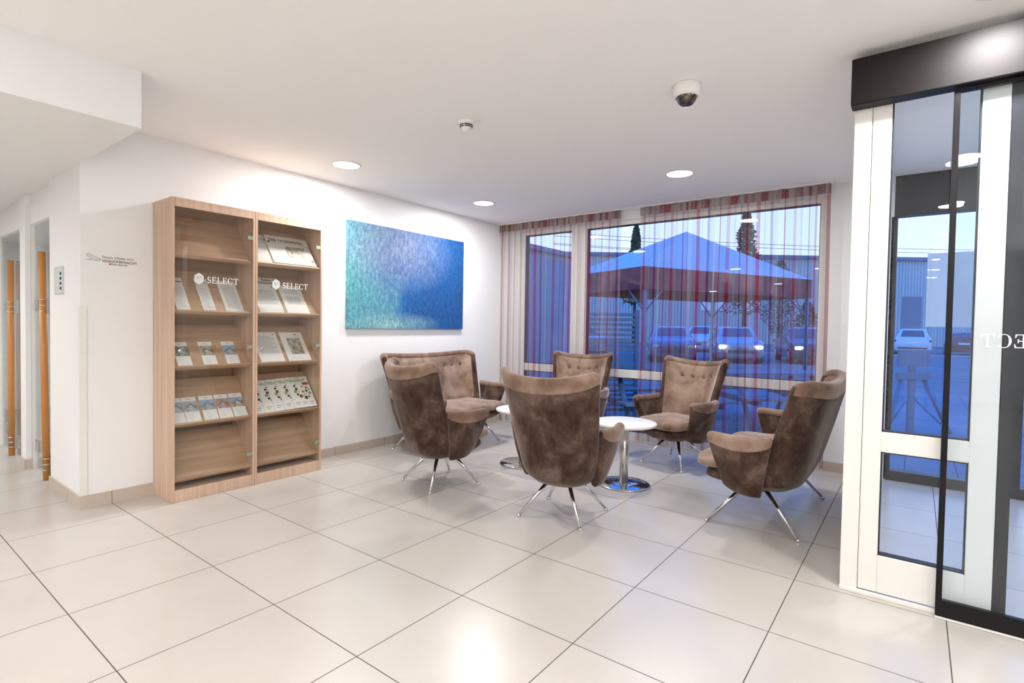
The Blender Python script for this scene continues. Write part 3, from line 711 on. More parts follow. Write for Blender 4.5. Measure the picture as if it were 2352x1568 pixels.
def letter(ch):
    """serif capitals in a unit cell, list of outlines"""
    o = []
    def rect(a, b, c, d): o.append([(a, b), (c, b), (c, d), (a, d)])
    if ch in 'ELT':
        if ch == 'T':
            rect(.32, .0, .46, 1); rect(.22, 0, .56, .05); rect(.0, .93, .78, 1); o.append([(0, .95), (0, .74), (.05, .74), (.12, .95)]); o.append([(.78, .95), (.66, .95), (.73, .74), (.78, .74)]); return o, .80
        rect(.10, 0, .24, 1); rect(0, 0, .34, .05); rect(0, .95, .34, 1)
        rect(.24, 0, .66, .06); o.append([(.66, 0), (.70, .28), (.65, .28), (.55, .05)])
        if ch == 'E':
            rect(.24, .94, .63, 1); o.append([(.63, 1), (.53, .95), (.60, .74), (.65, .74)])
            rect(.24, .48, .48, .54); o.append([(.44, .36), (.50, .36), (.50, .66), (.44, .66)])
        return o, .74
    pts = []
    if ch == 'C':
        N = 22; out = []; inn = []
        for k in range(N+1):
            a_ = R(42+276*k/N); out.append((.42+.42*math.cos(a_), .5+.52*math.sin(a_))); w_ = .06+.10*abs(math.cos(a_))**1.5; inn.append((.42+(.42-w_)*math.cos(a_), .5+(.52-.055)*math.sin(a_)))
        for k in range(N): o.append([out[k], out[k+1], inn[k+1], inn[k]])
        rect(.70, .70, .75, .98); rect(.70, .05, .75, .22); return o, .86
    if ch == 'S':
        c = []
        for k in range(13): a_ = R(30+240*k/12); c.append((.30+.20*math.cos(a_), .74+.22*math.sin(a_)))
        for k in range(13): a_ = R(90-240*k/12); c.append((.30+.22*math.cos(a_), .27+.24*math.sin(a_)))
        for k in range(len(c)-1):
            p, q = Vector(c[k]), Vector(c[k+1]); d = q-p
            if d.length < 1e-4: continue
            n_ = Vector((-d.y, d.x)).normalized(); w_ = .035+.05*(1 if 8 < k < 17 else .3)
            o.append([tuple(p+n_*w_), tuple(q+n_*w_), tuple(q-n_*w_), tuple(p-n_*w_)])
        rect(.48, .72, .52, .98); rect(.06, .02, .10, .28); return o, .62
def serif_word(name, word, h, M4, parent, mat='vinyl', t=0.0006):
    b = MB(); x = 0
    for c in word:
        o, adv = letter(c)
        for i, pl in enumerate(o):
            b.prism([((x+p[0])*h, p[1]*h, i*1e-5) for p in pl], (0, 0, 1), t)
        x += adv+.08
    bmesh.ops.transform(b.bm, matrix=M4, verts=b.bm.verts)
    return b.build(name, mat, parent)
cabs = []
for y0, y1, lab in ((0.855, 1.441, 'oak display cabinet with glass door and empty top shelf, left one beside the pillar'),
                    (1.443, 2.030, 'oak display cabinet with glass door and newspapers on top shelf, right one beside the painting')):
    r, g = make_cabinet(y0, y1, lab); cabs.append(r)
    ys = (1.085 if y0 < 1 else 1.665)-y0
    MX = Matrix.Translation((0.0005, ys, 1.548)) @ Matrix(((0, 0, 1, 0), (1, 0, 0, 0), (0, 1, 0, 0), (0, 0, 0, 1)))
    serif_word('door_lettering', 'SELECT', 0.046, MX, g)
    hx_ = [(0.0002, ys-0.055+0.036*math.cos(R(90+60*k)), 1.575+0.042*math.sin(R(90+60*k))) for k in range(6)]
    hexo = MB().prism(hx_, (1, 0, 0), 0.0006).build('hexagon_sticker', 'frost', g)
    q = MB(); 
    for (a0, b0, a1, b1) in ((-0.066, 1.592, -0.061, 1.575), (-0.056, 1.568, -0.052, 1.564), (-0.046, 1.590, -0.040, 1.583)):
        stroke(q, (ys+a0, b0), (ys+a1, b1), 0.003)
    for v in q.bm.verts: v.co.x += 0.0009
    q.build('sticker_mark', 'ink', hexo)

# ------------------------------------------------------------------ printed matter on the shelves
def slope_root(name, y, z, label, cat, group, dist=0.004, lift=0.0005):
    """local axes: x = along the shelf (world y), y = up the slope, z = out of the shelf"""
    o = empty(name, (0, 0, 0), 0, label, cat, group)
    base = Vector((XF, y, z))+Vector((DSX, 0, DSZ))*dist+Vector((NSX, 0, NSZ))*lift
    o.matrix_world = Matrix(((0, DSX, NSX, base.x), (1, 0, 0, base.y), (0, DSZ, NSZ, base.z), (0, 0, 0, 1)))
    return o
def photo_mat(i, cols):
    return textured('print_%d' % i, [(0.32, cols[0]), (0.5, cols[1]), (0.66, cols[2])], 26+i, (1, 1, 1), 0.5, detail=5, nrough=0.7)
PM = [photo_mat(0, ((0.06, 0.10, 0.05), (0.25, 0.28, 0.22), (0.55, 0.60, 0.62))), photo_mat(1, ((0.12, 0.08, 0.05), (0.40, 0.36, 0.28), (0.60, 0.63, 0.68))),
      photo_mat(2, ((0.10, 0.13, 0.2), (0.35, 0.40, 0.50), (0.52, 0.45, 0.30))), photo_mat(3, ((0.20, 0.25, 0.30), (0.42, 0.46, 0.50), (0.60, 0.62, 0.64))),
      photo_mat(4, ((0.30, 0.12, 0.10), (0.42, 0.30, 0.25), (0.45, 0.50, 0.62)))]
MT['print_sky'] = principled('sky_print', (0.28, 0.42, 0.65), 0.5)
MT['print_roof'] = principled('roof_print', (0.18, 0.17, 0.17), 0.5)
def brochure(y, z, w_, h, pic, label, group, sky=None, roof=True):
    r = slope_root('brochure', y, z, label, 'brochure', group)
    MB().box(0, w_, 0, h, 0, 0.004).build('cover', 'paper', r)
    p = MB().box(0, w_, h*0.42, h*0.83, 0.004, 0.0046).build('photo_print', PM[pic], r)
    if sky: MB().box(0.002, w_-0.002, h*0.66, h*0.82, 0.0046, 0.0050).build('sky_area', 'print_sky', p)
    if roof: MB().prism([(0.006, h*0.55, 0.0046), (w_*0.5, h*0.74, 0.0046), (w_-0.004, h*0.56, 0.0046), (w_-0.004, h*0.525, 0.0046), (w_*0.5, h*0.69, 0.0046), (0.006, h*0.515, 0.0046)], (0, 0, 1), 0.0006).build('roof_shape', 'print_roof', p)
    MB().box(w_*0.35, w_*0.65, h*0.90, h*0.925, 0.004, 0.0045).build('title_line', 'greyink', r)
    q = MB()
    for k in range(5): q.box(w_*0.22, w_*(0.5+0.06*(k % 3)), h*(0.10+0.05*k), h*(0.112+0.05*k), 0.004, 0.0045)
    q.build('text_lines', 'paleink', r)
    return r
G3 = 'photo brochures on the middle shelf'; G4 = 'photo brochures on the fourth shelf'
for (y, pic, sky, l) in ((0.908, 0, None, 'white brochure with green treetop photo, first on the third shelf'), (1.082, 1, None, 'white brochure with a pavilion roof photo, second on the third shelf'), (1.248, 2, True, 'white brochure with a golden building photo, third on the third shelf')):
    brochure(y, SHELVES[2], 0.098, 0.208, pic, l, G3, sky)
for (y, pic, sky, l) in ((0.8745, 3, True, 'white brochure with a blue sky photo, leftmost of five on the fourth shelf'), (0.968, 3, None, 'white brochure with a pale gabled house photo, second of five on the fourth shelf'),
                         (1.089, 2, True, 'white brochure with diagonal blue roof photo, third of five on the fourth shelf'), (1.197, 4, None, 'white brochure with a reddish house photo, fourth of five on the fourth shelf'),
                         (1.306, 1, True, 'white brochure with a long facade photo, rightmost of five on the fourth shelf')):
    brochure(y, SHELVES[3], 0.100 if y > 0.9 else 0.090, 0.208, pic, l, G4, sky)
def leaflet(name, y, z, w_, h, label, cat, group, spec):
    r = slope_root(name, y, z, label, cat, group)
    MB().box(0, w_, 0, h, 0, 0.004).build('sheet', 'paper', r)
    for nm, mat, rects in spec:
        q = MB()
        for a_, b_, c_, d_ in rects: q.box(a_*w_, b_*w_, c_*h, d_*h, 0.004, 0.0045)
        q.build(nm, mat, r)
    return r
rows = [(0.12, 0.85-0.1*(k % 3), 0.10+0.045*k, 0.118+0.045*k) for k in range(14)]
r = leaflet('leaflet', 0.902, SHELVES[1], 0.090, 0.300, 'tall narrow white leaflet with an amber emblem, leftmost on the second shelf', 'leaflet', 'leaflets on the second shelf', [('text_lines', 'paleink', rows), ('headline', 'ink', [(0.5, 0.9, 0.86, 0.885)])])
MB().lathe([(0, 0), (0.014, 0), (0.014, 0.001), (0, 0.001)], (0.020, 0.268, 0.004), 20).build('amber_emblem', 'orangeink', r)
leaflet('leaflet', 1.080, SHELVES[1], 0.088, 0.305, 'tall narrow white leaflet in the middle of the second shelf', 'leaflet', 'leaflets on the second shelf', [('text_lines', 'paleink', rows), ('headline', 'ink', [(0.7, 0.85, 0.88, 0.905)])])
leaflet('leaflet', 1.238, SHELVES[1], 0.138, 0.300, 'wide white leaflet with pale map, rightmost on the left cabinet second shelf', 'leaflet', 'leaflets on the second shelf', [('map_print', 'frost', [(0.2, 0.85, 0.12, 0.82)]), ('text_lines', 'paleink', [(0.3, 0.7, 0.86, 0.88), (0.3, 0.6, 0.90, 0.915)])])
A4txt = [(0.10, 0.90-0.13*(k % 4 == 3)-0.05*(k % 2), 0.30+0.036*k, 0.312+0.036*k) for k in range(16)]
leaflet('document', 1.502, SHELVES[1], 0.205, 0.300, 'white printed letter sheet, left one on the right cabinet second shelf', 'document', 'sheets in the right cabinet', [('text_lines', 'greyink', A4txt[:14]), ('blue_heading', 'blueink', [(0.08, 0.32, 0.90, 0.915)]), ('stamp', 'ink', [(0.84, 0.90, 0.90, 0.93)])])
leaflet('document', 1.735, SHELVES[1], 0.205, 0.300, 'white sheet with pale map drawing, right one on the right cabinet second shelf', 'document', 'sheets in the right cabinet', [('map_print', 'paleink', [(0.2, 0.8, 0.35, 0.62)]), ('text_lines', 'greyink', [(0.2, 0.8, 0.70+0.04*k, 0.712+0.04*k) for k in range(4)])])
leaflet('document', 1.512, SHELVES[2], 0.205, 0.297, 'white printed letter sheet, left one on the right cabinet third shelf', 'document', 'sheets in the right cabinet', [('text_lines', 'greyink', A4txt), ('blue_heading', 'blueink', [(0.08, 0.26, 0.90, 0.915)]), ('stamp', 'ink', [(0.84, 0.90, 0.90, 0.93)])])
r = leaflet('document', 1.748, SHELVES[2], 0.208, 0.297, 'white sheet with a brown map drawing, right one on the right cabinet third shelf', 'document', 'sheets in the right cabinet', [('stamp', 'ink', [(0.66, 0.72, 0.90, 0.93)]), ('text_lines', 'paleink', [(0.25, 0.75, 0.82, 0.835), (0.15, 0.6, 0.10, 0.115)])])
MB().box(0.05, 0.17, 0.07, 0.235, 0.004, 0.0045).build('map_print', PM[1], r)
# small title strip
r = slope_root('title_strip', 1.590, SHELVES[1], 'small white card strip reading Buchow, 47 above the papers', 'card', None, 0.333)
MB().box(0, 0.165, 0, 0.040, 0, 0.002).build('card', 'paper', r)
text_obj('lettering', 'Buchow, 47', 0.026, 'ink', Matrix.Translation((0.024, 0.010, 0.0022)), r, bold=0.0008)
# magazines
rnd = random.Random(5)
blobs = [(0.30, 0.70, .016, 'ink'), (0.34, 0.60, .022, 'brownink'), (0.27, 0.52, .024, 'greenink'), (0.33, 0.42, .017, 'ink'), (0.45, 0.36, .026, 'brownink'), (0.62, 0.66, .014, 'greenink'), (0.80, 0.62, .024, 'greenink'),
         (0.76, 0.52, .018, 'ink'), (0.88, 0.44, .022, 'greenink'), (0.78, 0.32, .016, 'brownink'), (0.60, 0.50, .020, 'orangeink'), (0.42, 0.50, .008, 'ink'), (0.70, 0.42, .009, 'brownink'), (0.60, 0.40, .012, 'orangeink'), (0.36, 0.76, .009, 'ink'), (0.90, 0.56, .010, 'ink')]
for i, y in enumerate((1.463, 1.545, 1.627, 1.711, 1.795)):
    r = slope_root('magazine', y, SHELVES[3], ['', '', '', '', ''][i] or ('green-titled magazine with dot tree, %s' % ('leftmost, at the hinge side of the fan', 'second from left in the overlapping fan', 'middle one of the overlapping fan', 'fourth, just under the front one', 'front one, fully visible at the right')[i]),
                   'magazine', 'overlapping magazines on the fourth shelf', 0.004, 0.0005+0.0058*i)
    MB().box(0, 0.205, 0, 0.300, 0, 0.005).build('cover', 'paper', r)
    text_obj('title', 'Nikolsdorf', 0.046, 'greenink', Matrix.Translation((0.008, 0.252, 0.0052)), r, bold=0.001, xs=0.84)
    text_obj('overline', 'Erlebnis', 0.016, 'redink', Matrix.Translation((0.080, 0.285, 0.0052)), r)
    MB().box(0.140, 0.198, 0.215, 0.240, 0.005, 0.0055).build('red_banner', 'redink', r)
    for mt in ('ink', 'brownink', 'greenink', 'orangeink'):
        q = MB()
        for bx, by, br, bmx in blobs:
            if bmx == mt: q.lathe([(0, 0), (br*0.62, 0), (br*0.62, 0.0007), (0, 0.0007)], (bx*0.205, by*0.3, 0.005), 14)
        q.build('dot_print', mt, r)
    MB().box(0.12, 0.145, 0.075, 0.105, 0.005, 0.0056).build('tree_trunk_print', 'ink', r)
    q = MB()
    for k in range(3): q.box(0.02+0.065*k, 0.065+0.065*k, 0.045, 0.052, 0.005, 0.0055).box(0.02+0.065*k, 0.055+0.065*k, 0.028, 0.034, 0.005, 0.0055)
    q.build('text_lines', 'greyink', r)
# newspapers
for i, (y, wv) in enumerate(((1.465, 0.36), (1.605, 0.385))):
    r = slope_root('newspaper', y, SHELVES[0], ('folded newspaper partly covered, at the left of the top shelf', 'folded newspaper with large black masthead, at the right of the top shelf')[i], 'newspaper', 'newspapers on the top shelf', 0.004, 0.0005+0.012*i)
    MB().box(0, wv, 0, 0.300, 0, 0.011, 0.002).build('folded_pages', 'newsprint', r)
    text_obj('masthead', 'DER TAGESSPIEGEL', 0.040, 'ink', Matrix.Translation((0.030, 0.235, 0.0113)), r, bold=0.0006, xs=0.90)
    MB().box(0.01, wv-0.01, 0.213, 0.219, 0.011, 0.0115).build('masthead_rule', 'greyink', r)
    MB().box(0.15, wv-0.06, 0.075, 0.195, 0.011, 0.0115).build('front_photo', PM[1], r)
    q = MB()
    for k in range(12): q.box(0.02, 0.13, 0.08+0.0095*k, 0.084+0.0095*k, 0.011, 0.0115)
    for k in range(5): q.box(0.02, wv-0.02, 0.014+0.0095*k, 0.017+0.0095*k, 0.011, 0.0114)
    q.build('text_lines', 'paleink', r)
    MB().lathe([(0, 0), (0.011, 0), (0.011, 0.0006), (0, 0.0006)], (0.022, 0.226, 0.011), 16).build('emblem', 'ink', r)

# ------------------------------------------------------------------ entrance partition with sliding door
def partition(x0, x1, g0, g1, idx):
    d = empty('trim_%d' % idx, (0, 0, 0), kind='structure')
    Y0, Y1 = 2.46, 2.52
    MB().box(x0, g0-0.078 if x0 < g0-0.1 else g0-0.01, Y0, Y1, 0, CEIL-0.002, 0.003).build('post', 'frame', d)
    b = MB()
    b.box(g0-0.076, g0, Y0+0.003, Y1, 0.02, CEIL-0.002, 0.003).box(g1, x1, Y0+0.003, Y1, 0.02, CEIL-0.002, 0.003)
    b.box(g0, g1, Y0+0.003, Y1, 0.02, 0.200, 0.003).box(g0, g1, Y0+0.003, Y1, 0.70, 0.797, 0.003).box(g0, g1, Y0+0.003, Y1, 2.42, CEIL-0.002, 0.003)
    b.build('frame', 'frame', d)
    q = MB()
    for z0, z1 in ((0.200, 0.70), (0.797, 2.42)):
        t = 0.006
        q.box(g0, g0+t, Y0+0.01, Y1-0.008, z0, z1).box(g1-t, g1, Y0+0.01, Y1-0.008, z0, z1).box(g0, g1, Y0+0.01, Y1-0.008, z0, z0+t).box(g0, g1, Y0+0.01, Y1-0.008, z1-t, z1)
        MB().box(g0+0.002, g1-0.002, Y0+0.028, Y0+0.034, z0+0.002, z1-0.002).build('pane', 'doorglass', d)
    q.build('gasket', 'gasket', d)
    return d
partition(3.790, 4.350, 3.940, 4.258, 6)
partition(6.05, 6.60, 6.13, 6.50, 7)
S('trim_8', MB().box(4.352, 4.395, 2.462, 2.52, 0, CEIL-0.002, 0.002).box(5.96, 6.03, 2.462, 2.52, 0, CEIL-0.002, 0.002), 'bronze')
S('trim_9', MB().box(3.79, 4.35, 2.440, 2.4595, 0, 0.018, 0.002), 'frame')
def slider(idx, x0, x1, lettering):
    d = empty('door_%d' % idx, (0, 0, 0), kind='structure')
    y0, y1 = 2.408, 2.436
    b = MB(); b.box(x0, x0+0.022, y0, y1, 0.008, 2.34, 0.002).box(x1-0.022, x1, y0, y1, 0.008, 2.34, 0.002).box(x0+0.022, x1-0.022, y0, y1, 0.008, 0.082, 0.002).box(x0+0.022, x1-0.022, y0, y1, 2.325, 2.34, 0.002)
    b.build('door_frame', 'black', d)
    p = MB().box(x0+0.020, x1-0.020, y0+0.011, y0+0.017, 0.080, 2.33).build('pane', 'doorglass', d)
    MB().box(x0, x1, y0-0.004, y1, 0, 0.008).build('floor_seal', 'plastic', d)
    if lettering:
        # lettering reads correctly from outside, so mirrored from in here
        h = 0.057
        MX = Matrix.Translation((4.556, y0+0.0105, 1.216)) @ Matrix(((-1, 0, 0, 0), (0, 0, -1, 0), (0, 1, 0, 0), (0, 0, 0, 1)))
        serif_word('glass_lettering', 'SELECT', h, MX, p)
    return d
slider(4, 4.160, 5.10, True)
slider(5, 5.10, 6.04, False)
hd = MB().box(3.780, 6.58, 2.372, 2.4575, 2.345, 2.562, 0.003).build('trim_10', 'bronze', kind='structure')
hd.data.materials[0] = MT['header'] = principled('header_lacquer', (0.006, 0.004, 0.004), 0.45, metal=0.0, spec=0.2)
# outer facade of the vestibule (dark bronze)
S('trim_11', MB().box(3.88, 6.6, YW, YW+0.12, 2.26, CEIL, 0.003).box(3.86, 3.905, YW, YW+0.12, 0, 2.26, 0.003).box(3.905, 6.6, YW, YW+0.12, 0, 0.085, 0.003).box(4.66, 4.72, YW, YW+0.12, 0.085, 2.26, 0.003).box(5.60, 5.66, YW, YW+0.12, 0.085, 2.26, 0.003), 'bronze')
w2 = empty('window_2', (0, 0, 0), kind='structure')
for x0, x1 in ((3.905, 4.66), (4.72, 5.60), (5.66, 6.6)): MB().box(x0, x1, YW+0.055, YW+0.063, 0.085, 2.26).build('pane', 'doorglass', w2)

# ------------------------------------------------------------------ outside
OC = Vector((4.06, -0.66, 0)); ON = Vector((-0.612, 0.791, 0)); OE = Vector((0.791, 0.612, 0))
def W(lat, dep, z=0): p = OC+OE*lat+ON*dep; return Vector((p.x, p.y, z))
ORZ = math.atan2(0.612, 0.791)
MT['paving'] = tile_mat('outdoor_paving', 0.4, 0.01, (0.17, 0.24, 0.28), (0.07, 0.09, 0.11), 0.8, 0.15, 0.15)  # part of the blue dusk light is put into the paving colour
MT['asphalt'] = textured('dusk_blue_asphalt', [(0.3, (0.10, 0.16, 0.19)), (0.7, (0.17, 0.24, 0.27))], 1.2, rough=0.8, spec=0.15)  # asphalt base tinted blue to carry the dusk light
MT['corrug'] = None
def corrugated():
    m, n, out = new_mat('corrugated_cladding')
    b_ = nd(n, 'ShaderNodeBsdfPrincipled'); n.links.new(b_.outputs[0], out.inputs[0]); b_.inputs['Roughness'].default_value = 0.5
    t = nd(n, 'ShaderNodeTexCoord'); wv = nd(n, 'ShaderNodeTexWave', wave_type='BANDS', bands_direction='X'); wv.inputs['Scale'].default_value = 1.1
    n.links.new(t.outputs['Object'], wv.inputs[0])
    r = ramp(n, wv.outputs[0], [(0.0, (0.27, 0.38, 0.42)), (0.8, (0.48, 0.62, 0.66))]); n.links.new(r.outputs[0], b_.inputs['Base Color'])
    bp = nd(n, 'ShaderNodeBump'); bp.inputs['Distance'].default_value = 0.08; n.links.new(wv.outputs[0], bp.inputs['Height']); n.links.new(bp.outputs[0], b_.inputs['Normal'])
    return m
MT['corrug'] = corrugated()
MT['bluepanel'] = principled('blue_grey_metal', (0.10, 0.18, 0.30), 0.5)
MT['shed'] = textured('blue_render', [(0.3, (0.17, 0.30, 0.38)), (0.7, (0.23, 0.37, 0.45))], 2, rough=0.7)
MT['canvas'] = principled('grey_canvas', (0.60, 0.60, 0.60), 0.8)
MT['redcanvas'] = textured('dark_red_canvas', [(0.40, (0.17, 0.02, 0.035)), (0.6, (0.26, 0.04, 0.05))], 2.0, rough=0.8)
MT['billboard'] = principled('white_board', (0.86, 0.88, 0.90), 0.6)
MT['carwhite'] = principled('white_car_paint', (0.72, 0.74, 0.78), 0.25, coat=0.5)
MT['carred'] = principled('red_car_paint', (0.30, 0.03, 0.06), 0.25, coat=0.5)
MT['carblue'] = principled('blue_car_paint', (0.08, 0.16, 0.30), 0.25, coat=0.5)
MT['cardark'] = principled('dark_car_paint', (0.03, 0.05, 0.08), 0.25, coat=0.5)
MT['carsilver'] = principled('silver_car_paint', (0.35, 0.40, 0.46), 0.25, coat=0.5)
MT['carglass'] = principled('car_glass', (0.03, 0.06, 0.11), 0.08, spec=0.8)
MT['tyre'] = principled('tyre', (0.015, 0.015, 0.018), 0.8)
MT['taillight'] = principled('tail_light', (0.30, 0.02, 0.06), 0.2)
MT['headlight_on'] = principled('lit_headlight', (1, 1, 1), 0.3, emit=(1, 0.97, 0.9), estr=30)
MT['headlight'] = principled('headlight', (0.7, 0.72, 0.75), 0.1, metal=0.4)
MT['leaf'] = textured('dark_leaves', [(0.3, (0.02, 0.05, 0.03)), (0.7, (0.06, 0.11, 0.07))], 3, rough=0.7)
MT['paleleaf'] = textured('pale_leaves', [(0.3, (0.12, 0.18, 0.14)), (0.7, (0.24, 0.30, 0.24))], 3, rough=0.7)
MT['bark'] = principled('bark', (0.06, 0.05, 0.05), 0.9)
MT['timber'] = principled('grey_timber', (0.16, 0.22, 0.28), 0.6)
MT['kerb'] = principled('pinkish_kerb', (0.52, 0.45, 0.45), 0.7)
GZ = -0.06
S('floor_terrace', MB().box(-6, 16, 5.06, 14.5, GZ-0.1, GZ), 'paving')
o = S('floor_parking', MB().box(-30, 90, 7.5, 90, GZ-0.12, GZ-0.02), 'asphalt'); o.location = W(0, 0); o.rotation_euler.z = ORZ
o = MB().box(14, 45, 30.9, 31.2, GZ-0.05, GZ+0.03, 0.02).build('kerb', 'kerb', label='long pinkish kerb stone line in front of the parked white and red cars', cat='kerb'); o.location = W(0, 0); o.rotation_euler.z = ORZ
# neighbouring low wing
nbld = empty('annex_building', (0, 0, 0), 0, 'low blue-grey annex wall running away outside the left window pane', 'building')
MB().box(-5, -0.88, 5.2, 7.9, GZ, 2.50).build('wall', 'shed', nbld)
MB().box(-5, -0.80, 5.2, 7.98, 2.50, 2.58, 0.01).build('roof_edge', 'bluepanel', nbld)
# warehouse
wh = empty('warehouse', W(0, 50), ORZ, 'long pale corrugated warehouse across the car park', 'building')
MB().box(-15, 75, 0, 12, GZ, 8.0).build('facade', 'corrug', wh)
MB().box(-15.2, 75.2, -0.25, 12.2, 7.9, 8.25, 0.03).build('gutter', 'bluepanel', wh)
MB().box(37.2, 39.0, -0.06, 0.0, GZ, 4.6).build('gate', 'bluepanel', wh)
for a_, b_ in ((18.4, 19.5), (19.8, 20.6), (22.6, 23.4)): MB().box(a_, b_, -0.08, 0.0, 3.0, 4.7).build('window', 'billboard', wh)
# white sheet stuck on the outer glass
def sheet_mat():
    m, n, out = new_mat('translucent_white_sheet'); a_ = nd(n, 'ShaderNodeBsdfDiffuse'); b_ = nd(n, 'ShaderNodeBsdfTranslucent'); x_ = nd(n, 'ShaderNodeMixShader')
    for q in (a_, b_): q.inputs[0].default_value = (0.92, 0.92, 0.90, 1)
    x_.inputs[0].default_value = 0.65; n.links.new(a_.outputs[0], x_.inputs[1]); n.links.new(b_.outputs[0], x_.inputs[2]); n.links.new(x_.outputs[0], out.inputs[0]); return m
MT['sheet'] = sheet_mat()
MB().box(4.113, 4.427, YW+0.0635, YW+0.0655, 1.323, 1.935).build('paper_sheet', 'sheet', label='large blank white sheet stuck on the outer entrance glass', cat='poster')
up = MB().tube((0, 0, GZ), (0, 0, 12.5), 0.19, 0.15, 16).build('utility_pole', 'bluepanel', label='tall dark utility pole beside the white board', cat='pole'); up.location = W(26.5, 30)
wr = MB()
for z, dz in ((6.6, .5), (7.2, .6), (7.0, .2), (7.7, .4)):
    for k in range(16):
        p = [(-30+4*(k+j), 0, z+dz+0.9*((k+j-8)/8)**2) for j in (0, 1)]; wr.tube(p[0], p[1], 0.018, n=5)
wr = wr.build('overhead_wires', 'cardark', label='thin overhead wires crossing the sky behind the entrance glass', cat='wires', kind='stuff'); wr.location = W(34, 44); wr.rotation_euler.z = ORZ
# cars
def car(name, L, Wd, H, paint, lat, dep, rz, label, lit=(), hatch=True):
    r = empty(name, W(lat, dep, GZ-0.02), ORZ+rz, label, 'car')
    hw = Wd/2
    # stations: y along length (front = -y side), bottom, belt, roof, half widths
    st = [(-L/2, .32, .62, .64, .80, .80), (-L/2+.12, .22, .74, .78, .95, .92), (-L/2+.5, .20, .84, .90, 1, .95), (-L/2+1.0, .20, .90, .98, 1, .92), (-L/2+1.25, .20, .93, 1.05, 1, .86),
          (-L/2+1.75, .20, .95, H-.08, 1, .74), (-L/2+2.2, .20, .96, H, 1, .72), (-L/2+3.1, .20, .97, H-.01, 1, .72)]
    if hatch: st += [(L/2-.45, .20, .98, H-.10, 1, .70), (L/2-.12, .22, .98, 1.08, .96, .84), (L/2, .34, .86, .90, .86, .84)]
    else: st += [(L/2-1.2, .20, .98, H-.15, 1, .72), (L/2-.75, .20, .97, 1.04, 1, .86), (L/2-.1, .22, .92, .98, .95, .90), (L/2, .34, .80, .84, .86, .84)]
    bm = bmesh.new(); rows = []
    for y, zb, zm, zr, wl, wr_ in st:
        ring = [(-.9*hw*wl, zb), (-hw*wl, zb+.12), (-hw*wl, (zb+zm)/2), (-hw*wl*.98, zm), (-hw*wr_, zr-.03), (-hw*wr_*.8, zr), (hw*wr_*.8, zr), (hw*wr_, zr-.03), (hw*wl*.98, zm), (hw*wl, (zb+zm)/2), (hw*wl, zb+.12), (.9*hw*wl, zb)]
        rows.append([bm.verts.new((x, y, z)) for x, z in ring])
    for a_, b_ in zip(rows, rows[1:]):
        for k in range(12): bm.faces.new((a_[k], a_[(k+1) % 12], b_[(k+1) % 12], b_[k]))
    bm.faces.new(rows[0]); bm.faces.new(rows[-1])
    m = MB(); m.bm.free(); m.bm = bm; body = m.build('body', paint, r, smooth=True)
    # glazing laid on the body
    def S3(i, k): return Vector((rows_c[i][k]))
    rows_c = []
    for y, zb, zm, zr, wl, wr_ in st: rows_c.append([(-hw*wl*.98, y, zm), (-hw*wr_, y, zr-.03), (-hw*wr_*.8, y, zr), (hw*wr_*.8, y, zr), (hw*wr_, y, zr-.03), (hw*wl*.98, y, zm)])
    def quad(nm, pts, off, mat='carglass'):
        pts = [Vector(p) for p in pts]; n_ = (pts[1]-pts[0]).cross(pts[3]-pts[0]).normalized()
        c = sum(pts, Vector())/4
        if n_.dot(c-Vector((0, 0, .7))) < 0: n_ = -n_
        MB().prism([p*0.94+c*0.06+n_*0.004 for p in pts], n_, off).build(nm, mat, r)
    quad('windscreen', [rows_c[4][2], rows_c[4][3], rows_c[5][3], rows_c[5][2]], 0.012)
    n_ = len(st)
    if hatch: quad('rear_window', [rows_c[n_-2][2], rows_c[n_-2][3], rows_c[n_-3][3], rows_c[n_-3][2]], 0.012)
    else: quad('rear_window', [rows_c[n_-3][2], rows_c[n_-3][3], rows_c[n_-4][3], rows_c[n_-4][2]], 0.012)
    for s_ in (0, 5):
        t_ = 1 if s_ == 0 else 4
        quad('side_window', [rows_c[5][s_], rows_c[7][s_], rows_c[7][t_], rows_c[5][t_]], 0.01)
        quad('side_window', [rows_c[7][s_], rows_c[8][s_], rows_c[8][t_], rows_c[7][t_]], 0.01)
    for sx_ in (-1, 1):
        for y in (-L/2+.85, L/2-.85):
            wl = MB().lathe([(0, -.1), (.29, -.1), (.32, -.07), (.32, .07), (.29, .1), (0, .1)], (sx_*(hw-.09), y, .32), 24, axis=(1, 0, 0)).build('wheel', 'tyre', r)
            MB().lathe([(0, 0), (.19, 0), (.19, .015), (.05, .03), (0, .03)], (sx_*(hw+.005), y, .32), 20, axis=(sx_, 0, 0)).build('rim', 'steel', wl)
        MB().box(sx_*hw*.80-.17, sx_*hw*.80+.15, L/2-.16, L/2-.02, .78, .92, .02).build('tail_light', 'taillight', r)
        on = sx_ in lit
        MB().box(sx_*hw*.74-.15, sx_*hw*.74+.13, -L/2+.0, -L/2+.16, .60, .72, .02).build('headlight', 'headlight_on' if on else 'headlight', r)
        if on:
            MB().lathe([(0, 0), (.07, 0), (.07, .03), (0, .03)], (sx_*hw*.74, -L/2-.0, .66), 20, axis=(0, -1, 0)).build('beam_lens', 'headlight_on', r)
    MB().box(-.26, .26, L/2-.02, L/2+.015, .66, .77).build('number_plate', 'billboard', r)
    MB().box(-hw*.8, hw*.8, L/2-.06, L/2+.02, .34, .50, .03).build('rear_bumper', 'cardark', r)
    MB().box(-.5, .5, -L/2-.01, -L/2+.05, .38, .56, .02).build('grille', 'cardark', r)
    return r
car('car', 4.3, 1.82, 1.58, 'carwhite', 25.6, 33.4, PI-0.66, 'white hatchback car seen from behind through the entrance glass', hatch=True)
car('car', 4.1, 1.78, 1.46, 'carred', 28.9, 33.6, PI-0.68, 'dark red car seen from behind, parked to the right of the white hatchback')
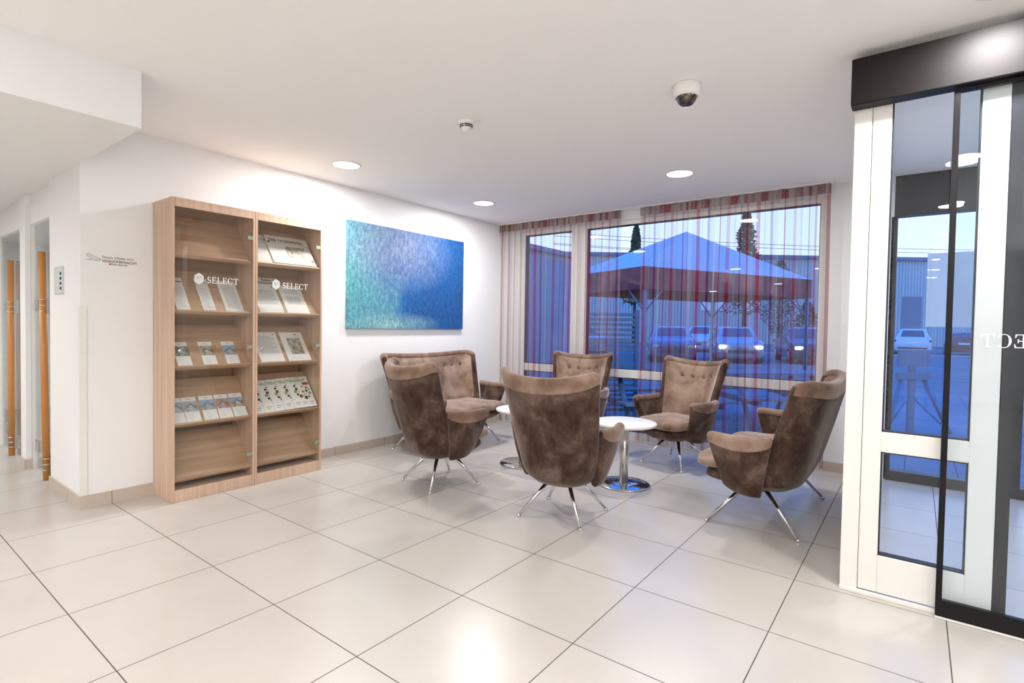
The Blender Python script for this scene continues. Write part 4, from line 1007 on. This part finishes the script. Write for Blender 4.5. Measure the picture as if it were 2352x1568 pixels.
car('car', 4.3, 1.80, 1.50, 'cardark', 32.4, 33.8, PI-0.70, 'dark car at the right picture edge, parked beside the red car')
car('car', 4.4, 1.80, 1.45, 'carblue', 7.2, 23, -0.25, 'blue parked car, leftmost behind the right curtain', lit=(), hatch=False)
car('car', 4.4, 1.80, 1.48, 'carsilver', 10.1, 23.3, -0.30, 'silver blue parked car with one lit headlight, in the middle behind the curtain', lit=(-1, 1), hatch=False)
car('car', 4.4, 1.80, 1.50, 'cardark', 13.0, 23, -0.30, 'dark parked car with a bright headlight, at the right end of the wide window', lit=(-1, 1), hatch=False)
car('car', 4.2, 1.78, 1.55, 'carwhite', 12.3, 33, -0.6, 'white car parked far back, behind the blue parked cars')
car('car', 4.4, 1.80, 1.48, 'carsilver', 4.2, 30, 0.4, 'silver car far back beside the slatted screen')
# pavilion
A_, B_, D_ = W(3.64, 14), W(9.75, 17), W(1.91, 17.5)
C_ = B_+(D_-A_); ctr = (A_+C_)/2
pv = empty('pavilion', (ctr.x, ctr.y, GZ), 0, 'large grey pavilion tent with dark red valance outside the window', 'pavilion')
loc = [p-ctr for p in (A_, B_, C_, D_)]
for p in loc: p.z = 0
zt, zb = 2.95, 2.36; apex = Vector((0, 0, 4.45))
b = MB()
for i in range(4):
    p, q = loc[i], loc[(i+1) % 4]
    b.poly([p+Vector((0, 0, zt)), q+Vector((0, 0, zt)), apex]); b.poly([p+Vector((0, 0, zt-0.03)), apex-Vector((0, 0, .03)), q+Vector((0, 0, zt-0.03))])
b.build('canopy', 'canvas', pv, norm=False)
for i in range(4):
    p, q = loc[i], loc[(i+1) % 4]; n_ = (q-p).cross(Vector((0, 0, 1))).normalized()
    MB().prism([p+Vector((0, 0, zb)), q+Vector((0, 0, zb)), q+Vector((0, 0, zt)), p+Vector((0, 0, zt))], n_, 0.02).build('valance', 'redcanvas', pv)
for p in loc:
    q = p*0.97
    MB().tube((q.x, q.y, 0), (q.x, q.y, zt-0.05), 0.055, n=12).build('post', 'bluepanel', pv)
for i in range(4):
    p = loc[i]*0.97
    for j in (1, 3):
        d = (loc[(i+j) % 4]*0.97-p).normalized()
        MB().tube(p+Vector((0, 0, 1.75)), p+d*0.75+Vector((0, 0, 2.5)), 0.025, n=8).build('brace', 'bluepanel', pv)
# slatted screen
ls = empty('slatted_screen', W(1.60, 8.0, GZ), ORZ, 'blue horizontal slatted screen standing outside the left curtain', 'screen')
for x in (-0.40, 0.40): MB().box(x-0.03, x+0.03, -0.03, 0.03, 0, 1.60, 0.004).build('post', 'bluepanel', ls)
for k in range(20): MB().box(-0.37, 0.37, -0.012, 0.012, 0.08+k*0.075, 0.125+k*0.075, 0.003).build('slat', 'timber', ls)
# garden tables with benches
def picnic(lat, dep, rz, label):
    r = empty('picnic_table', W(lat, dep, GZ), ORZ+rz, label, 'table', 'picnic tables on the terrace')
    b = MB()
    for k in range(5): b.box(-0.75, 0.75, -0.36+k*0.147, -0.225+k*0.147, 0.72, 0.75, 0.004)
    b.build('tabletop', 'timber', r)
    for s_ in (-1, 1):
        b = MB()
        for k in range(2): b.box(-0.75, 0.75, s_*0.66-0.14+k*0.147, s_*0.66-0.005+k*0.147, 0.43, 0.46, 0.004)
        b.build('bench', 'timber', r)
    for x in (-0.55, 0.55):
        b = MB(); b.tube((x, -0.62, 0), (x, -0.2, 0.72), 0.035, n=8).tube((x, 0.62, 0), (x, 0.2, 0.72), 0.035, n=8).box(x-0.02, x+0.02, -0.78, 0.78, 0.36, 0.43)
        b.build('leg_frame', 'bluepanel', r)
    return r
picnic(1.95, 7.05, 0.25, 'timber picnic table outside, seen behind the central armchairs')
picnic(3.75, 7.6, 0.1, 'timber picnic table outside, seen below the right end of the window')
# solid stand put in for a camera tripod's reflection in the glass
es = empty('tripod_reflection_stand', W(5.52, 7.2, GZ), ORZ, 'blue stand with a small board, in place of a tripod reflection in the entrance glass', 'reflection stand')
MB().box(-0.22, 0.22, -0.05, -0.02, 0.88, 1.10, 0.004).build('board', 'bluepanel', es)
MB().box(-0.22, 0.22, -0.06, 0.0, 0.70, 0.80, 0.004).build('ledge', 'bluepanel', es)
MB().box(-0.045, 0.045, -0.02, 0.02, 0.0, 1.0, 0.004).build('mast', 'bluepanel', es)
for s_ in (-1, 1):
    MB().tube((s_*0.14, 0, 0.74), (s_*0.42, -0.15, 0.0), 0.028, n=8).build('leg', 'bluepanel', es)
    MB().tube((s_*0.04, 0, 0.45), (s_*0.33, -0.1, 0.12), 0.012, n=6).build('brace', 'bluepanel', es)
# trees
def tree(lat, dep, h, rad, z0, mat, label, n=2600, cone=False, seed=1, leaf=0.16):
    rnd = random.Random(seed)
    r = empty('tree', W(lat, dep, GZ), 0, label, 'tree')
    MB().tube((0, 0, 0), (0, 0, h*0.9), 0.14*h/8, 0.03, 10).build('trunk', 'bark', r)
    b = MB()
    a0 = rnd.uniform(0, 6)
    for _ in range(n):
        t = rnd.random()**(0.8)
        z = z0+(h-z0)*t
        rr = rad*((1-t)**0.8 if cone else math.sin(PI*min(.98, t*.9+.08))**.6)*math.sqrt(rnd.random())*(0.85+0.15*math.sin(z*3.1+a0))
        a_ = rnd.uniform(0, 2*PI); c = Vector((rr*math.cos(a_), rr*math.sin(a_), z))
        u = Vector((rnd.uniform(-1, 1), rnd.uniform(-1, 1), rnd.uniform(-.6, .6))).normalized()*leaf*rnd.uniform(.6, 1.3); v = u.cross(Vector((rnd.uniform(-1, 1), rnd.uniform(-1, 1), 1))).normalized()*leaf*.6
        b.poly([c-u, c+v, c+u, c-v])
    b.build('foliage', mat, r, norm=False)
tree(18.9, 42, 11.2, 2.0, 2.5, 'leaf', 'dark conifer rising behind the pavilion tent', cone=True, seed=2, n=3000)
tree(9.3, 38, 8.6, 1.3, 3, 'leaf', 'slim tree top between the two curtains', cone=True, seed=3)
tree(16.2, 31.5, 5.4, 1.1, 1.0, 'paleleaf', 'pale young tree standing beyond the parked cars', seed=4, leaf=0.09)
tree(15.6, 27.5, 2.8, 0.75, 0.1, 'leaf', 'dark rounded bush at the right end of the window', seed=5, leaf=0.08, n=1600)
tree(46, 67, 9.2, 2.2, 5, 'leaf', 'treetops showing above the warehouse roof', seed=6)
tree(58, 68, 10.8, 3.0, 5, 'leaf', 'bare treetops showing above the white board', seed=7)
